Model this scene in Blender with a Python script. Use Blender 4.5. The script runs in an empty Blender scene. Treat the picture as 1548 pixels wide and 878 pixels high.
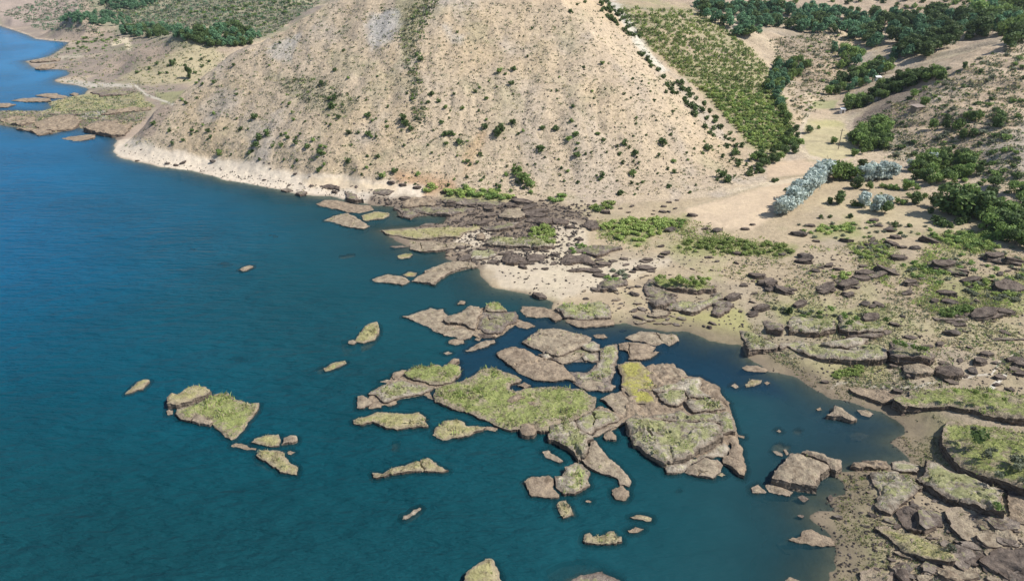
import bpy, math, random
import numpy as np
from mathutils import Vector, Matrix, geometry

# ------------------------------------------------------------------ camera, light, exposure
CAM_H = 70.0; PITCH = math.radians(26.4); F = 1046.0      # drone height, tilt, focal length in photo pixels
SUN_EL = 50.0; SUN_AZ = 98.0                               # azimuth clockwise from +Y (view direction)
SKY_STRENGTH = 0.10; SUN_STRENGTH = 4.8; EXPOSURE = 0.35
HAZE = 0.00006
S = bpy.context.scene
COL = S.collection
cam = bpy.data.cameras.new('camera'); cam_o = bpy.data.objects.new('camera', cam); COL.objects.link(cam_o)
cam.sensor_width = 36; cam.lens = 36 * F / 1548; cam.clip_start = 0.5; cam.clip_end = 9000
cam_o.location = (0, 0, CAM_H); cam_o.rotation_euler = (math.pi / 2 - PITCH, 0, 0)
S.camera = cam_o
w = bpy.data.worlds.new('World'); S.world = w; w.use_nodes = True
nt = w.node_tree; bg = nt.nodes['Background']; sky = nt.nodes.new('ShaderNodeTexSky')
sky.sky_type = 'NISHITA'; sky.sun_disc = False; sky.sun_elevation = math.radians(SUN_EL)
sky.sun_rotation = math.radians(SUN_AZ); sky.altitude = 1000
nt.links.new(sky.outputs[0], bg.inputs[0]); bg.inputs[1].default_value = SKY_STRENGTH
sl = bpy.data.lights.new('sun', 'SUN'); sl.energy = SUN_STRENGTH; sl.angle = math.radians(0.53); sl.color = (1.0, 0.965, 0.91)
so = bpy.data.objects.new('sun', sl); COL.objects.link(so)
_e, _a = math.radians(SUN_EL), math.radians(SUN_AZ)
sd_ = Vector((math.sin(_a) * math.cos(_e), math.cos(_a) * math.cos(_e), math.sin(_e)))
so.rotation_euler = sd_.to_track_quat('Z', 'Y').to_euler(); so.location = (100, 0, 200)
S.view_settings.view_transform = 'Standard'; S.view_settings.look = 'None'; S.view_settings.exposure = EXPOSURE
S.view_settings.gamma = 1.0; S.view_settings.use_curve_mapping = False
S.render.engine = 'CYCLES'; S.cycles.max_bounces = 6; S.cycles.transparent_max_bounces = 8
S.cycles.diffuse_bounces = 2; S.cycles.glossy_bounces = 2; S.cycles.volume_bounces = 0

rng = np.random.default_rng(7); random.seed(7)
CP, SP = math.cos(PITCH), math.sin(PITCH)
# survey helpers: a direction seen in the photograph becomes a place on the ground
def ray(px, py):
    px = np.asarray(px, float); py = np.asarray(py, float)
    u = (px - 774) / F; v = (439 - py) / F
    return u, CP + v * SP, -SP + v * CP
def P(px, py, z=0.0):
    dx, dy, dz = ray(px, py); t = (z - CAM_H) / dz
    return np.stack([dx * t, dy * t], -1)
def project(x, y, z):
    f = y * CP - (z - CAM_H) * SP; f = np.maximum(f, 1.0)
    v = y * SP + (z - CAM_H) * CP
    return 774 + F * x / f, 439 - F * v / f

# ------------------------------------------------------------------ noise
def _h(ix, iy, s):
    n = (ix.astype(np.int64) * 374761393 + iy.astype(np.int64) * 668265263 + s * 974634777) & 0xffffffff
    n = ((n ^ (n >> 13)) * 1274126177) & 0xffffffff
    return ((n ^ (n >> 16)) & 0xffffff) / float(0xffffff)
def vn(x, y, s=0):
    ix = np.floor(x); iy = np.floor(y); fx = x - ix; fy = y - iy
    fx = fx * fx * (3 - 2 * fx); fy = fy * fy * (3 - 2 * fy)
    a = _h(ix, iy, s); b = _h(ix + 1, iy, s); c = _h(ix, iy + 1, s); d = _h(ix + 1, iy + 1, s)
    return (a + (b - a) * fx) * (1 - fy) + (c + (d - c) * fx) * fy
def fbm(x, y, scale, oct=4, s=0, gain=.5):
    x = np.asarray(x, float) / scale; y = np.asarray(y, float) / scale
    r = 0; a = 1; t = 0
    for i in range(oct):
        r = r + a * vn(x, y, s + i * 17); t += a; a *= gain
        x, y = x * 1.93 + y * .45 + 13.7, y * 1.93 - x * .45 + 5.1
    return r / t * 2 - 1
def sstep(a, b, x):
    t = np.clip((x - a) / (b - a), 0, 1); return t * t * (3 - 2 * t)
def sdist(poly, x, y, closed=True):
    """signed distance to a polygon, positive inside (unsigned for an open line)"""
    poly = np.asarray(poly, float); n = len(poly)
    d = np.full(x.shape, 1e18); ins = np.zeros(x.shape, bool)
    for i in range(n if closed else n - 1):
        ax, ay = poly[i]; bx, by = poly[(i + 1) % n]
        ex, ey = bx - ax, by - ay; L = ex * ex + ey * ey + 1e-12
        t = np.clip(((x - ax) * ex + (y - ay) * ey) / L, 0, 1)
        d = np.minimum(d, (x - ax - ex * t) ** 2 + (y - ay - ey * t) ** 2)
        if closed and ay != by:
            c = ((ay > y) != (by > y)) & (x < ex * (y - ay) / ey + ax); ins ^= c
    d = np.sqrt(d)
    return np.where(ins, d, -d) if closed else d

# ------------------------------------------------------------------ the lie of the land
shore_px = [(-900, 39), (0, 39), (16, 44.5), (39, 52), (55, 59), (80, 62), (105, 64), (97, 71), (86, 79), (73, 86), (55, 90), (39, 93), (50, 103),
 (79, 105), (102, 106), (105, 113), (81, 122), (92, 127), (118, 129), (135, 135), (128, 143), (105, 147), (76, 154.5), (79, 164), (63, 168),
 (0, 168), (-60, 166), (-90, 176), (-60, 188), (0, 189), (24, 193), (52, 199), (56, 204), (79, 202), (110, 195), (118, 192), (131, 199), (147, 203), (178, 208),
 (171, 228), (176, 237), (207, 245), (252, 254), (291, 258), (343, 273), (383, 280), (422, 287), (448, 294), (500, 297), (526, 303), (563, 310),
 (597, 314), (605, 326), (631, 326), (678, 328), (673, 338), (633, 343), (576, 349), (597, 364), (618, 375), (675, 378), (673, 390),
 (700, 398), (722, 403), (728, 419), (743, 435), (787, 441), (837, 457), (830, 470), (860, 486), (920, 489), (945, 491), (968, 495), (1020, 502), (1036, 503),
 (1067, 514), (1120, 522), (1131, 538), (1164, 558), (1200, 570), (1235, 591), (1256, 603), (1280, 604), (1309, 615), (1333, 619),
 (1356, 635), (1370, 644), (1365, 656), (1343, 669), (1368, 689), (1370, 695), (1343, 699), (1286, 712), (1264, 715), (1275, 729),
 (1278, 748), (1251, 753), (1267, 773), (1229, 783), (1262, 808), (1267, 830), (1264, 857), (1251, 873), (1245, 884), (1225, 960), (1180, 1100), (1160, 1500),
 (-4000, 1500), (-6000, 600), (-4000, 120), (-2500, 60)]
SHORE = P(*np.array(shore_px).T)

# (photo x, photo y, metres along the view) and (x, y, height) spots
ctl_t = [(1180,215,245),(1230,200,254),(1250,155,300),(1270,120,332),(1310,90,370),(1200,120,330),(1190,60,390),(1300,40,430),(1400,60,370),
 (1050,10,480),(1200,5,520),(1100,30,420),(940,15,365),(1000,50,340),(1000,20,380),(1080,60,350),(1060,110,310),(1130,130,300),(1180,190,262),
 (1140,190,258),(1150,90,340),(1290,190,265),(1350,160,265),(1400,120,275),(1450,90,280),(1500,65,285),(1548,60,290),(1548,140,240),(1450,180,235),
 (1548,220,205),(1350,230,232),(1450,250,215),(1548,300,185),(1548,400,155),(1700,200,215),(1800,100,240),(1800,300,185),(1800,500,128),
 (1500,48,345),(1548,20,400),(1450,30,410),(1400,10,480),(1350,75,350),
 (330,110,405),(300,68,430),(250,95,422),(340,80,430),(180,110,414),(200,60,520),(350,55,500),(150,45,600),(60,40,650),(110,35,660),
 (300,20,640),(400,30,540),(450,10,600),(50,10,800),(150,8,800),(250,2,780),(20,30,720),(140,105,430),(150,80,480),(110,48,620)]
ctl_z = [(1200,250,6),(200,150,1.5),(240,140,2),(130,160,.8),(120,185,1),(40,180,.7),(160,190,1.2),(100,58,.8),(60,48,.6),(70,98,.6),(115,118,.9),
 (1450,850,2),(1548,700,3),(1548,870,3),(1350,750,1),(1400,600,2.2),(1548,500,4),(1300,500,2.5),(1200,430,2.2),(1000,430,1.2),(900,400,1),
 (800,400,.8),(850,330,2),(1000,350,2.5),(700,310,1),(1100,330,4),(1330,330,5),(1400,400,4.5),(950,470,.5),(1100,470,1),(1200,540,1.2),
 (1600,800,4),(1800,800,5),(1800,1200,5),(1400,1100,2.5),(1300,950,1.2),(650,300,1),(550,303,.6),(1250,300,5),(1280,700,.5),(1300,650,.6)]
C = []
for px, py, t in ctl_t:
    dx, dy, dz = ray(px, py); C.append((dx * t, dy * t, CAM_H + dz * t))
for px, py, z in ctl_z:
    q = P(px, py, z); C.append((q[0], q[1], z))
for i in range(0, len(SHORE) - 5, 2): C.append((SHORE[i][0], SHORE[i][1], .2))
for x, y, z in [(-200,1100,60),(200,800,70),(600,800,90),(1000,800,120),(0,1500,150),(800,1500,180),(-800,1500,90),(-1500,1600,110),(0,3500,260),
                (-2500,3000,220),(2500,3000,300),(700,300,60),(1200,200,120),(600,50,25),(1200,-200,60),(400,-300,12),(2600,600,200),(350,100,9),(1200,500,130)]:
    C.append((x, y, z))
C = np.array(C)
_A = np.sqrt(((C[:, None, :2] - C[None, :, :2]) ** 2).sum(-1) + 9.0)
n_ = len(C); M = np.zeros((n_ + 1, n_ + 1)); M[:n_, :n_] = _A + np.eye(n_) * .5; M[:n_, n_] = 1; M[n_, :n_] = 1
W = np.linalg.solve(M, np.append(C[:, 2], 0))
def rbf(x, y):
    r = np.full(x.shape, W[n_])
    for i in range(n_): r = r + W[i] * np.sqrt((x - C[i, 0]) ** 2 + (y - C[i, 1]) ** 2 + 9.0)
    return r
# the big bare hill
base_px = [(120, 215), (171, 232), (300, 262), (450, 292), (600, 303), (760, 304), (900, 306), (1020, 300), (1110, 284), (1152, 264), (1180, 235)]
BASE = P(*np.array(base_px).T, 1.0)
def face(x, y):
    d = sdist(BASE, x, y, closed=False)
    yb = np.interp(x, BASE[:, 0], BASE[:, 1]); d = np.where(y > yb, d, -d)
    return 0.6 + .60 * d - 1.2 * (1 - np.exp(-np.maximum(d, 0) / 6))
def march(fn, px, py, t0=60., t1=1500., n=330):
    px = np.atleast_1d(np.asarray(px, float)); py = np.atleast_1d(np.asarray(py, float))
    dx, dy, dz = ray(px, py); T = t0 * (t1 / t0) ** (np.arange(n) / (n - 1)); done = np.zeros(px.shape, bool)
    res = np.full(px.shape, np.nan); prev = None
    for k in range(0, n, 30):
        t = T[k:k + 31][None, :]; X = dx[:, None] * t; Y = dy[:, None] * t; Z = CAM_H + dz[:, None] * t
        g = Z - fn(X, Y); hit = g <= 0
        q = np.where(hit.any(1) & ~done)[0]
        if len(q):
            j = np.maximum(np.argmax(hit[q], 1), 1); a, b = g[q, j - 1], g[q, j]; a = np.maximum(a, 0)
            res[q] = t[0, j - 1] + (t[0, j] - t[0, j - 1]) * a / (a - b + 1e-12); done[q] = True
        if done.all(): break
    return np.stack([dx * res, dy * res, CAM_H + dz * res], -1)
RR = march(face, [1150,1128,1100,1075,1050,1015,985,960,930,905,880,850], [262,240,212,180,148,110,80,50,20,-5,-35,-60])
RL = march(face, [178,205,240,280,312,345,372,400,440,500,560,620], [222,196,165,137,112,87,72,60,38,4,-30,-55])
HILL = [(b[0], b[1] - 6) for b in BASE[1:-1]] + [(r[0], r[1]) for r in RR] + [(r[0], r[1]) for r in RL[::-1]]
def hill(x, y):
    o = np.maximum(0, -sdist(HILL, x, y)); f = face(x, y)
    f = np.minimum(f, 78 + .1 * (f - 78))
    return f - 1.15 * (np.sqrt(o * o + 4) - 2)
KNOLLS = []
for px, py, t, hr, hh_ in [(296, 92, 425, 46, 15), (115, 50, 590, 40, 12), (240, 88, 455, 26, 4), (60, 20, 760, 110, 26), (200, 12, 760, 90, 20), (345, 25, 620, 80, 12), (1235, 90, 345, 26, 5), (1215, 128, 318, 18, 3)]:
    u_, v_, _w = ray(px, py); KNOLLS.append((float(u_ * t), float(v_ * t), hr, hh_))
def height(x, y):
    x = np.asarray(x, float); y = np.asarray(y, float)
    sh = x.shape; x = x.ravel(); y = y.ravel()
    s = -sdist(SHORE, x, y)                                   # > 0 on land
    s = s + 1.2 * fbm(x, y, 6, 4, 3) + .35 * fbm(x, y, 1.3, 2, 4)
    b = rbf(x, y); h = hill(x, y)
    far = sstep(230, 420, y) ; rough = sstep(6, 30, b)
    for hx, hy, hr, hh_ in KNOLLS: b = b + hh_ * np.maximum(0, 1 - np.sqrt((x - hx) ** 2 + (y - hy) ** 2 + 9) / hr) ** 1.15
    west = sstep(330, 520, y) * sstep(-60, -120, x) * sstep(2, 8, b); b = b + west * (fbm(x, y, 95, 4, 15) * 11 + np.abs(fbm(x, y, 34, 4, 16)) * 5)
    east = sstep(60, 110, x) * sstep(4, 14, b); b = b + east * (np.abs(fbm((x - y) * .35, x + y, 22, 4, 17)) * 4.5 - 1.2)
    b = b + fbm(x, y, 45, 5, 11) * (rough * 3.5 + far * .8) + fbm(x, y, 6, 3, 13) * (.10 + .35 * rough)
    gul = np.abs(fbm(x * 1.0 + 9 * fbm(x, y, 40, 2, 5), y * .28, 14, 4, 21))
    hh = sstep(0, 12, h)
    h = h + hh * (gul * 1.9 - .6 + fbm(x, y, 60, 3, 25) * 2.0 + fbm(x, y, 3.2, 3, 27) * .55)
    z = np.maximum(b, h) + .4 * np.exp(-np.abs(b - h) / 1.5)
    land = np.minimum(np.maximum(z, .12 + .04 * s), .05 + .16 * np.maximum(s, 0) + .035 * np.maximum(s, 0) ** 2)
    land = land + .05 * fbm(x, y, .9, 2, 31) * sstep(0, 3, s)
    wet = np.maximum(-.22 * (-s) ** 1.0 - .0, -1.2 - .12 * (-s)) + .12 * fbm(x, y, 3, 3, 33) * sstep(0, 2, -s)
    return np.where(s > 0, land, np.maximum(wet, -9)).reshape(sh)
GRID = {}
def fast(x, y):
    """height read off the finished ground sheet"""
    yy = np.clip(y, GRID['d'][0], GRID['d'][-2] if False else GRID['d'][-1] - 1e-6); u = np.clip(x / yy, GRID['u'][0], GRID['u'][-1])
    c = np.interp(u, GRID['u'], GRID['ci']); r = np.interp(yy, GRID['d'], GRID['ri'])
    c0 = np.minimum(c.astype(int), len(GRID['u']) - 2); r0 = np.minimum(r.astype(int), len(GRID['d']) - 2); fc = c - c0; fr = r - r0; Z = GRID['z']
    return (Z[r0, c0] * (1 - fc) + Z[r0, c0 + 1] * fc) * (1 - fr) + (Z[r0 + 1, c0] * (1 - fc) + Z[r0 + 1, c0 + 1] * fc) * fr
def ground(px, py):
    return march(fast, px, py, 60., 1500., 420)

# ------------------------------------------------------------------ materials
def mat(name, rough=.9, spec=.2):
    m = bpy.data.materials.new(name); m.use_nodes = True; n = m.node_tree.nodes
    b = n['Principled BSDF']; b.inputs['Roughness'].default_value = rough; b.inputs['Specular IOR Level'].default_value = spec
    return m, m.node_tree, b
def N(nt, t, **kw):
    n = nt.nodes.new(t)
    for k, v in kw.items():
        if hasattr(n, k): setattr(n, k, v)
        else: n.inputs[k].default_value = v
    return n
def noise(nt, vec, scale, detail=4, rough=.55):
    n = N(nt, 'ShaderNodeTexNoise', Scale=scale, Detail=detail, Roughness=rough)
    nt.links.new(vec, n.inputs['Vector']); return n.outputs['Fac']
def ramp(nt, fac, stops):
    r = nt.nodes.new('ShaderNodeValToRGB'); nt.links.new(fac, r.inputs[0]); e = r.color_ramp.elements
    while len(e) < len(stops): e.new(.5)
    for i, (p, c) in enumerate(stops): e[i].position = p; e[i].color = (*c, 1) if len(c) == 3 else c
    return r.outputs[0]
def mixc(nt, fac, a, b, mode='MIX'):
    m = nt.nodes.new('ShaderNodeMix'); m.data_type = 'RGBA'; m.blend_type = mode
    for s, v in ((m.inputs[0], fac), (m.inputs[6], a), (m.inputs[7], b)):
        if isinstance(v, (int, float)): s.default_value = v
        elif isinstance(v, tuple): s.default_value = (*v, 1)
        else: nt.links.new(v, s)
    return m.outputs[2]
def bump(nt, bs, hgt, dist, strength=1.0):
    b = N(nt, 'ShaderNodeBump', Strength=strength, Distance=dist)
    nt.links.new(hgt, b.inputs['Height']); nt.links.new(b.outputs[0], bs.inputs['Normal']); return b
def g1(v): return (v, v, v)
def math_(nt, op, a, b=None):
    m = nt.nodes.new('ShaderNodeMath'); m.operation = op
    for i, v in enumerate((a, b)):
        if v is None: continue
        if isinstance(v, (int, float)): m.inputs[i].default_value = v
        else: nt.links.new(v, m.inputs[i])
    return m.outputs[0]

def terrain_mat():
    m, t, b = mat('bare_earth')
    at = N(t, 'ShaderNodeAttribute', attribute_name='landcover'); ps = N(t, 'ShaderNodeNewGeometry').outputs['Position']
    n1 = noise(t, ps, .9, 6, .65); n2 = noise(t, ps, 3.5, 4, .6); n3 = noise(t, ps, .16, 4)
    c = mixc(t, 1.0, at.outputs['Color'], mixc(t, N(t, 'ShaderNodeAttribute', attribute_name='scrub').outputs['Fac'], ramp(t, n1, [(.28, g1(.84)), (.5, g1(1.0)), (.72, g1(1.12))]), ramp(t, n1, [(.28, g1(.62)), (.5, g1(1.0)), (.72, g1(1.3))])), 'MULTIPLY')
    c = mixc(t, 1.0, c, ramp(t, n3, [(.3, (.9, .88, .86)), (.7, (1.08, 1.06, 1.0))]), 'MULTIPLY')
    v = N(t, 'ShaderNodeTexVoronoi', Scale=.75); t.links.new(ps, v.inputs['Vector'])
    k = ramp(t, v.outputs['Distance'], [(.10, g1(1)), (.26, g1(0))])
    k = math_(t, 'MULTIPLY', k, ramp(t, noise(t, ps, .11, 3), [(.42, g1(0)), (.58, g1(1))]))
    k = math_(t, 'MULTIPLY', k, N(t, 'ShaderNodeAttribute', attribute_name='scrub').outputs['Fac'])
    c = mixc(t, math_(t, 'MULTIPLY', k, .5), c, (.16, .14, .095))
    t.links.new(c, b.inputs['Base Color'])
    bb = bump(t, b, math_(t, 'ADD', n1, math_(t, 'MULTIPLY', n2, .4)), .55, .9)
    t.links.new(math_(t, 'ADD', math_(t, 'MULTIPLY', N(t, 'ShaderNodeAttribute', attribute_name='scrub').outputs['Fac'], .7), .28), bb.inputs['Strength'])
    return m
def rock_side_mat(name, dark, mid, light, strata=3.0):
    m, t, b = mat(name, .92, .15); ps = N(t, 'ShaderNodeNewGeometry').outputs['Position']
    mp = N(t, 'ShaderNodeMapping'); mp.inputs['Scale'].default_value = (.5, .5, strata); t.links.new(ps, mp.inputs['Vector'])
    n1 = noise(t, mp.outputs[0], 1.2, 6, .65); n2 = noise(t, ps, 2.6, 5, .6)
    c = ramp(t, n1, [(.3, dark), (.5, mid), (.72, light)])
    c = mixc(t, 1.0, c, ramp(t, n2, [(.3, g1(.65)), (.7, g1(1.25))]), 'MULTIPLY')
    sx = N(t, 'ShaderNodeSeparateXYZ'); t.links.new(ps, sx.inputs[0]); wl = math_(t, 'ADD', sx.outputs['Z'], math_(t, 'MULTIPLY', n2, .5))     # dark wet line left by the lake
    c = mixc(t, ramp(t, wl, [(.30, g1(.35)), (.50, g1(0))]), c, (.09, .07, .052))
    t.links.new(c, b.inputs['Base Color']); bump(t, b, math_(t, 'ADD', n1, n2), .35, 1.0); return m
def top_mat(name, soil, soil2, rim, grass=None, grass2=None, amount=.5):
    """soil with a bare rim; grass grows in patches away from the rim"""
    m, t, b = mat(name, .95, .12); ps = N(t, 'ShaderNodeNewGeometry').outputs['Position']
    ed = N(t, 'ShaderNodeAttribute', attribute_name='inner').outputs['Fac']
    n1 = noise(t, ps, .32, 6, .68); n2 = noise(t, ps, 1.8, 5, .65); n3 = noise(t, ps, 6.0, 4, .65); n4 = noise(t, ps, .8, 5, .7)
    c = ramp(t, n4, [(.32, soil), (.66, soil2)])
    e2 = math_(t, 'ADD', ed, math_(t, 'MULTIPLY', math_(t, 'SUBTRACT', n2, .5), 1.2))
    c = mixc(t, ramp(t, e2, [(.12, g1(1)), (.5, g1(0))]), c, rim)
    if grass:
        g = math_(t, 'ADD', math_(t, 'MULTIPLY', n1, 1.0), math_(t, 'MULTIPLY', n2, .55))
        g = math_(t, 'ADD', g, math_(t, 'MULTIPLY', ed, .22))
        lo = 1.18 - amount * .42
        gm = ramp(t, g, [(lo - .07, g1(0)), (lo + .07, g1(1))])
        c = mixc(t, gm, c, ramp(t, n2, [(.35, grass), (.65, grass2)]))
    c = mixc(t, 1.0, c, ramp(t, n3, [(.25, g1(.66)), (.75, g1(1.3))]), 'MULTIPLY'); c = mixc(t, 1.0, c, ramp(t, n4, [(.34, (.72, .70, .68)), (.5, g1(1)), (.68, (1.22, 1.2, 1.14))]), 'MULTIPLY')
    t.links.new(c, b.inputs['Base Color']); bump(t, b, math_(t, 'ADD', n2, math_(t, 'MULTIPLY', n3, .5)), .34, 1.0); return m
def leaf_mat(name, c1, c2, var=.28, trans=.32):
    m, t, b = mat(name, .65, .25)
    oi = N(t, 'ShaderNodeObjectInfo'); ps = N(t, 'ShaderNodeNewGeometry').outputs['Position']
    n = noise(t, ps, .8, 3); c = ramp(t, n, [(.35, c1), (.65, c2)])
    k = N(t, 'ShaderNodeMapRange'); k.inputs['To Min'].default_value = 1 - var; k.inputs['To Max'].default_value = 1 + var
    t.links.new(oi.outputs['Random'], k.inputs['Value'])
    hsv = N(t, 'ShaderNodeHueSaturation'); t.links.new(c, hsv.inputs['Color']); t.links.new(k.outputs[0], hsv.inputs['Value'])
    t.links.new(hsv.outputs[0], b.inputs['Base Color'])
    tr = N(t, 'ShaderNodeBsdfTranslucent'); t.links.new(hsv.outputs[0], tr.inputs['Color'])
    mx = N(t, 'ShaderNodeMixShader'); mx.inputs[0].default_value = trans
    t.links.new(b.outputs[0], mx.inputs[1]); t.links.new(tr.outputs[0], mx.inputs[2])
    t.links.new(mx.outputs[0], t.nodes['Material Output'].inputs['Surface']); return m
def plain(name, c, rough=.8):
    m, t, b = mat(name, rough); ps = N(t, 'ShaderNodeNewGeometry').outputs['Position']
    t.links.new(mixc(t, 1.0, c, ramp(t, noise(t, ps, 3, 4), [(.3, g1(.8)), (.7, g1(1.15))]), 'MULTIPLY'), b.inputs['Base Color']); return m

MT = {
 'terrain': terrain_mat(),
 'side': rock_side_mat('brown_rock_face', (.07, .052, .040), (.17, .128, .096), (.30, .235, .175)),
 'side_pale': rock_side_mat('pale_rock_face', (.105, .08, .060), (.215, .168, .125), (.34, .28, .21)),
 'boulder': rock_side_mat('boulder_rock', (.055, .044, .037), (.115, .094, .078), (.21, .175, .145), .8),
 'side_dark': rock_side_mat('dark_rock_face', (.045, .035, .028), (.10, .078, .062), (.19, .15, .12)),
 'grass': top_mat('green_grass_top', (.25, .205, .14), (.37, .31, .21), (.29, .235, .17), (.20, .23, .075), (.31, .325, .125), .58),
 'dry': top_mat('dry_grass_top', (.30, .25, .15), (.39, .335, .205), (.30, .245, .17), (.29, .27, .115), (.39, .35, .175), .54),
 'tan': top_mat('tan_earth_top', (.255, .20, .142), (.375, .31, .222), (.32, .255, .19), (.26, .24, .12), (.33, .29, .17), .18),
 'brown': top_mat('brown_earth_top', (.235, .18, .128), (.355, .278, .198), (.28, .215, .152), None),
 'rock': top_mat('grey_rock_top', (.14, .112, .092), (.27, .225, .185), (.19, .15, .12), (.20, .19, .10), (.28, .255, .155), .28),
 'dark': top_mat('dark_rock_top', (.10, .078, .064), (.20, .16, .13), (.145, .112, .09), None),
 'pale': top_mat('pale_crust_top', (.33, .28, .215), (.50, .44, .345), (.28, .23, .175), (.28, .275, .15), (.36, .335, .20), .4),
 'mixed': top_mat('weathered_grassy_top', (.225, .185, .14), (.42, .37, .285), (.26, .21, .16), (.25, .255, .11), (.35, .335, .18), .42),
 'yellow': top_mat('yellow_moss_top', (.27, .22, .12), (.36, .31, .16), (.25, .20, .14), (.32, .30, .07), (.40, .36, .12), .46),
 'leaf_dark': leaf_mat('dark_leaves', (.085, .135, .046), (.15, .21, .072)),
 'leaf_mid': leaf_mat('green_leaves', (.16, .24, .066), (.245, .34, .10)),
 'leaf_bright': leaf_mat('bright_leaves', (.27, .36, .09), (.40, .47, .15)),
 'leaf_blue': leaf_mat('blue_green_leaves', (.11, .23, .12), (.19, .33, .17)),
 'leaf_silver': leaf_mat('silver_leaves', (.42, .49, .44), (.62, .69, .63), .12),
 'leaf_grey': leaf_mat('grey_green_leaves', (.15, .17, .11), (.23, .245, .16)),
 'straw': leaf_mat('straw_grass', (.36, .33, .17), (.48, .43, .25), .15),
 'bark': plain('bark', (.14, .11, .085)),
 'white': plain('white_plaster', (.75, .74, .72)),
 'roof': plain('roof_sheet', (.30, .24, .20), .5),
 'wood': plain('grey_wood', (.20, .17, .14)),
}

# ------------------------------------------------------------------ object helpers
def mesh(name, v, f, mats, mi=None, attrs=None, smooth=False):
    me = bpy.data.meshes.new(name); v = np.asarray(v, np.float32)
    me.vertices.add(len(v)); me.vertices.foreach_set('co', v.ravel())
    if isinstance(f, np.ndarray):
        k = f.shape[1]; me.loops.add(f.size); me.loops.foreach_set('vertex_index', f.astype(np.int32).ravel())
        me.polygons.add(len(f)); me.polygons.foreach_set('loop_start', np.arange(0, f.size, k, dtype=np.int32))
        me.polygons.foreach_set('loop_total', np.full(len(f), k, np.int32))
    else:
        ls = np.array([len(q) for q in f], np.int32); fl = np.array([i for q in f for i in q], np.int32)
        me.loops.add(len(fl)); me.loops.foreach_set('vertex_index', fl); me.polygons.add(len(ls))
        me.polygons.foreach_set('loop_start', np.concatenate([[0], np.cumsum(ls)[:-1]]).astype(np.int32)); me.polygons.foreach_set('loop_total', ls)
    for m in mats: me.materials.append(m)
    if mi is not None: me.polygons.foreach_set('material_index', np.asarray(mi, np.int32))
    me.polygons.foreach_set('use_smooth', np.full(len(me.polygons), smooth))
    me.update(calc_edges=True)
    for k, a in (attrs or {}).items():
        a = np.asarray(a, np.float32)
        if a.ndim == 2:
            at = me.attributes.new(k, 'FLOAT_COLOR', 'POINT'); at.data.foreach_set('color', np.c_[a, np.ones(len(a))].astype(np.float32).ravel())
        else:
            at = me.attributes.new(k, 'FLOAT', 'POINT'); at.data.foreach_set('value', a)
    return me
def link(name, data, loc=(0, 0, 0), rz=0, parent=None, scale=None, **props):
    o = bpy.data.objects.new(name, data); o.location = loc; o.rotation_euler = (0, 0, rz)
    if scale is not None: o.scale = (scale,) * 3 if isinstance(scale, (int, float)) else scale
    if parent: o.parent = parent
    for k, v in props.items(): 
        if v: o[k] = v
    COL.objects.link(o); return o
# ------------------------------------------------------------------ ground sheet
def polar_grid(cols, dist):
    u = (cols - 774) / F                                # plan direction; x = u * d, y = d
    X = u[None, :] * dist[:, None]; Y = np.repeat(dist[:, None], len(cols), 1); return X, Y
def spread(lo, hi, step, out, grow=1.12):
    c = list(np.arange(lo, hi, step)); s = step; a = lo
    L = []
    while a > out[0]: s *= grow; a -= s; L.append(a)
    s = step; a = c[-1]; R = []
    while a < out[1]: s *= grow; a += s; R.append(a)
    return np.array(L[::-1] + c + R)
cols = spread(-80, 1640, 2.3, (-3600, 4200)) 
D = [22.]
while D[-1] < 3400:
    d = D[-1]; D.append(d * (1 + (.0105 if d < 45 else .0052 if d < 205 else .0037 if d < 345 else .0048 if d < 800 else .012)))
# view columns fan out in plan: u must follow the real bearing of a photo column at the ground
u_scale = 1.0 / (CP + 0.0)
Xg, Yg = polar_grid(774 + (cols - 774) * 1.06, np.array(D))
Zg = np.empty_like(Xg)
for i in range(0, len(D), 60): Zg[i:i + 60] = height(Xg[i:i + 60], Yg[i:i + 60])
nr, nc = Xg.shape
GRID.update(u=Xg[0] / Yg[0], d=np.array(D), z=Zg, ci=np.arange(nc, dtype=float), ri=np.arange(nr, dtype=float))
idx = np.arange(nr * nc).reshape(nr, nc)
quads = np.stack([idx[:-1, :-1], idx[:-1, 1:], idx[1:, 1:], idx[1:, :-1]], -1).reshape(-1, 4)
zf = Zg.ravel(); quads = quads[(zf[quads] > -5.5).any(1)]
# land cover: regions of soil, sand, scrub and field, surveyed from the photograph
x, y, z = Xg.ravel(), Yg.ravel(), zf
ppx, ppy = project(x, y, z)
wob = fbm(x, y, 9, 4, 41); wob2 = fbm(x, y, 2.2, 3, 43)
col = np.tile(np.array([.49, .395, .285]), (len(x), 1)); scrub = np.full(len(x), .85)
def paint(w_, c):
    global col
    w_ = np.clip(w_, 0, 1)[:, None]; col = col * (1 - w_) + np.array(c) * w_
def region(poly, c, feather=8, rough=14, strength=1, sc=None):
    poly = np.array(poly, float)
    pad = feather + rough
    sel = (ppx > poly[:, 0].min() - pad) & (ppx < poly[:, 0].max() + pad) & (ppy > poly[:, 1].min() - pad) & (ppy < poly[:, 1].max() + pad)
    s = np.full(len(x), -1e6); s[sel] = sdist(poly, ppx[sel], ppy[sel])
    ww = sstep(-feather, feather, s + wob * rough + wob2 * rough * .4) * strength; paint(ww, c)
    if sc is not None: scrub[:] = scrub * (1 - ww) + sc * ww
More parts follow.
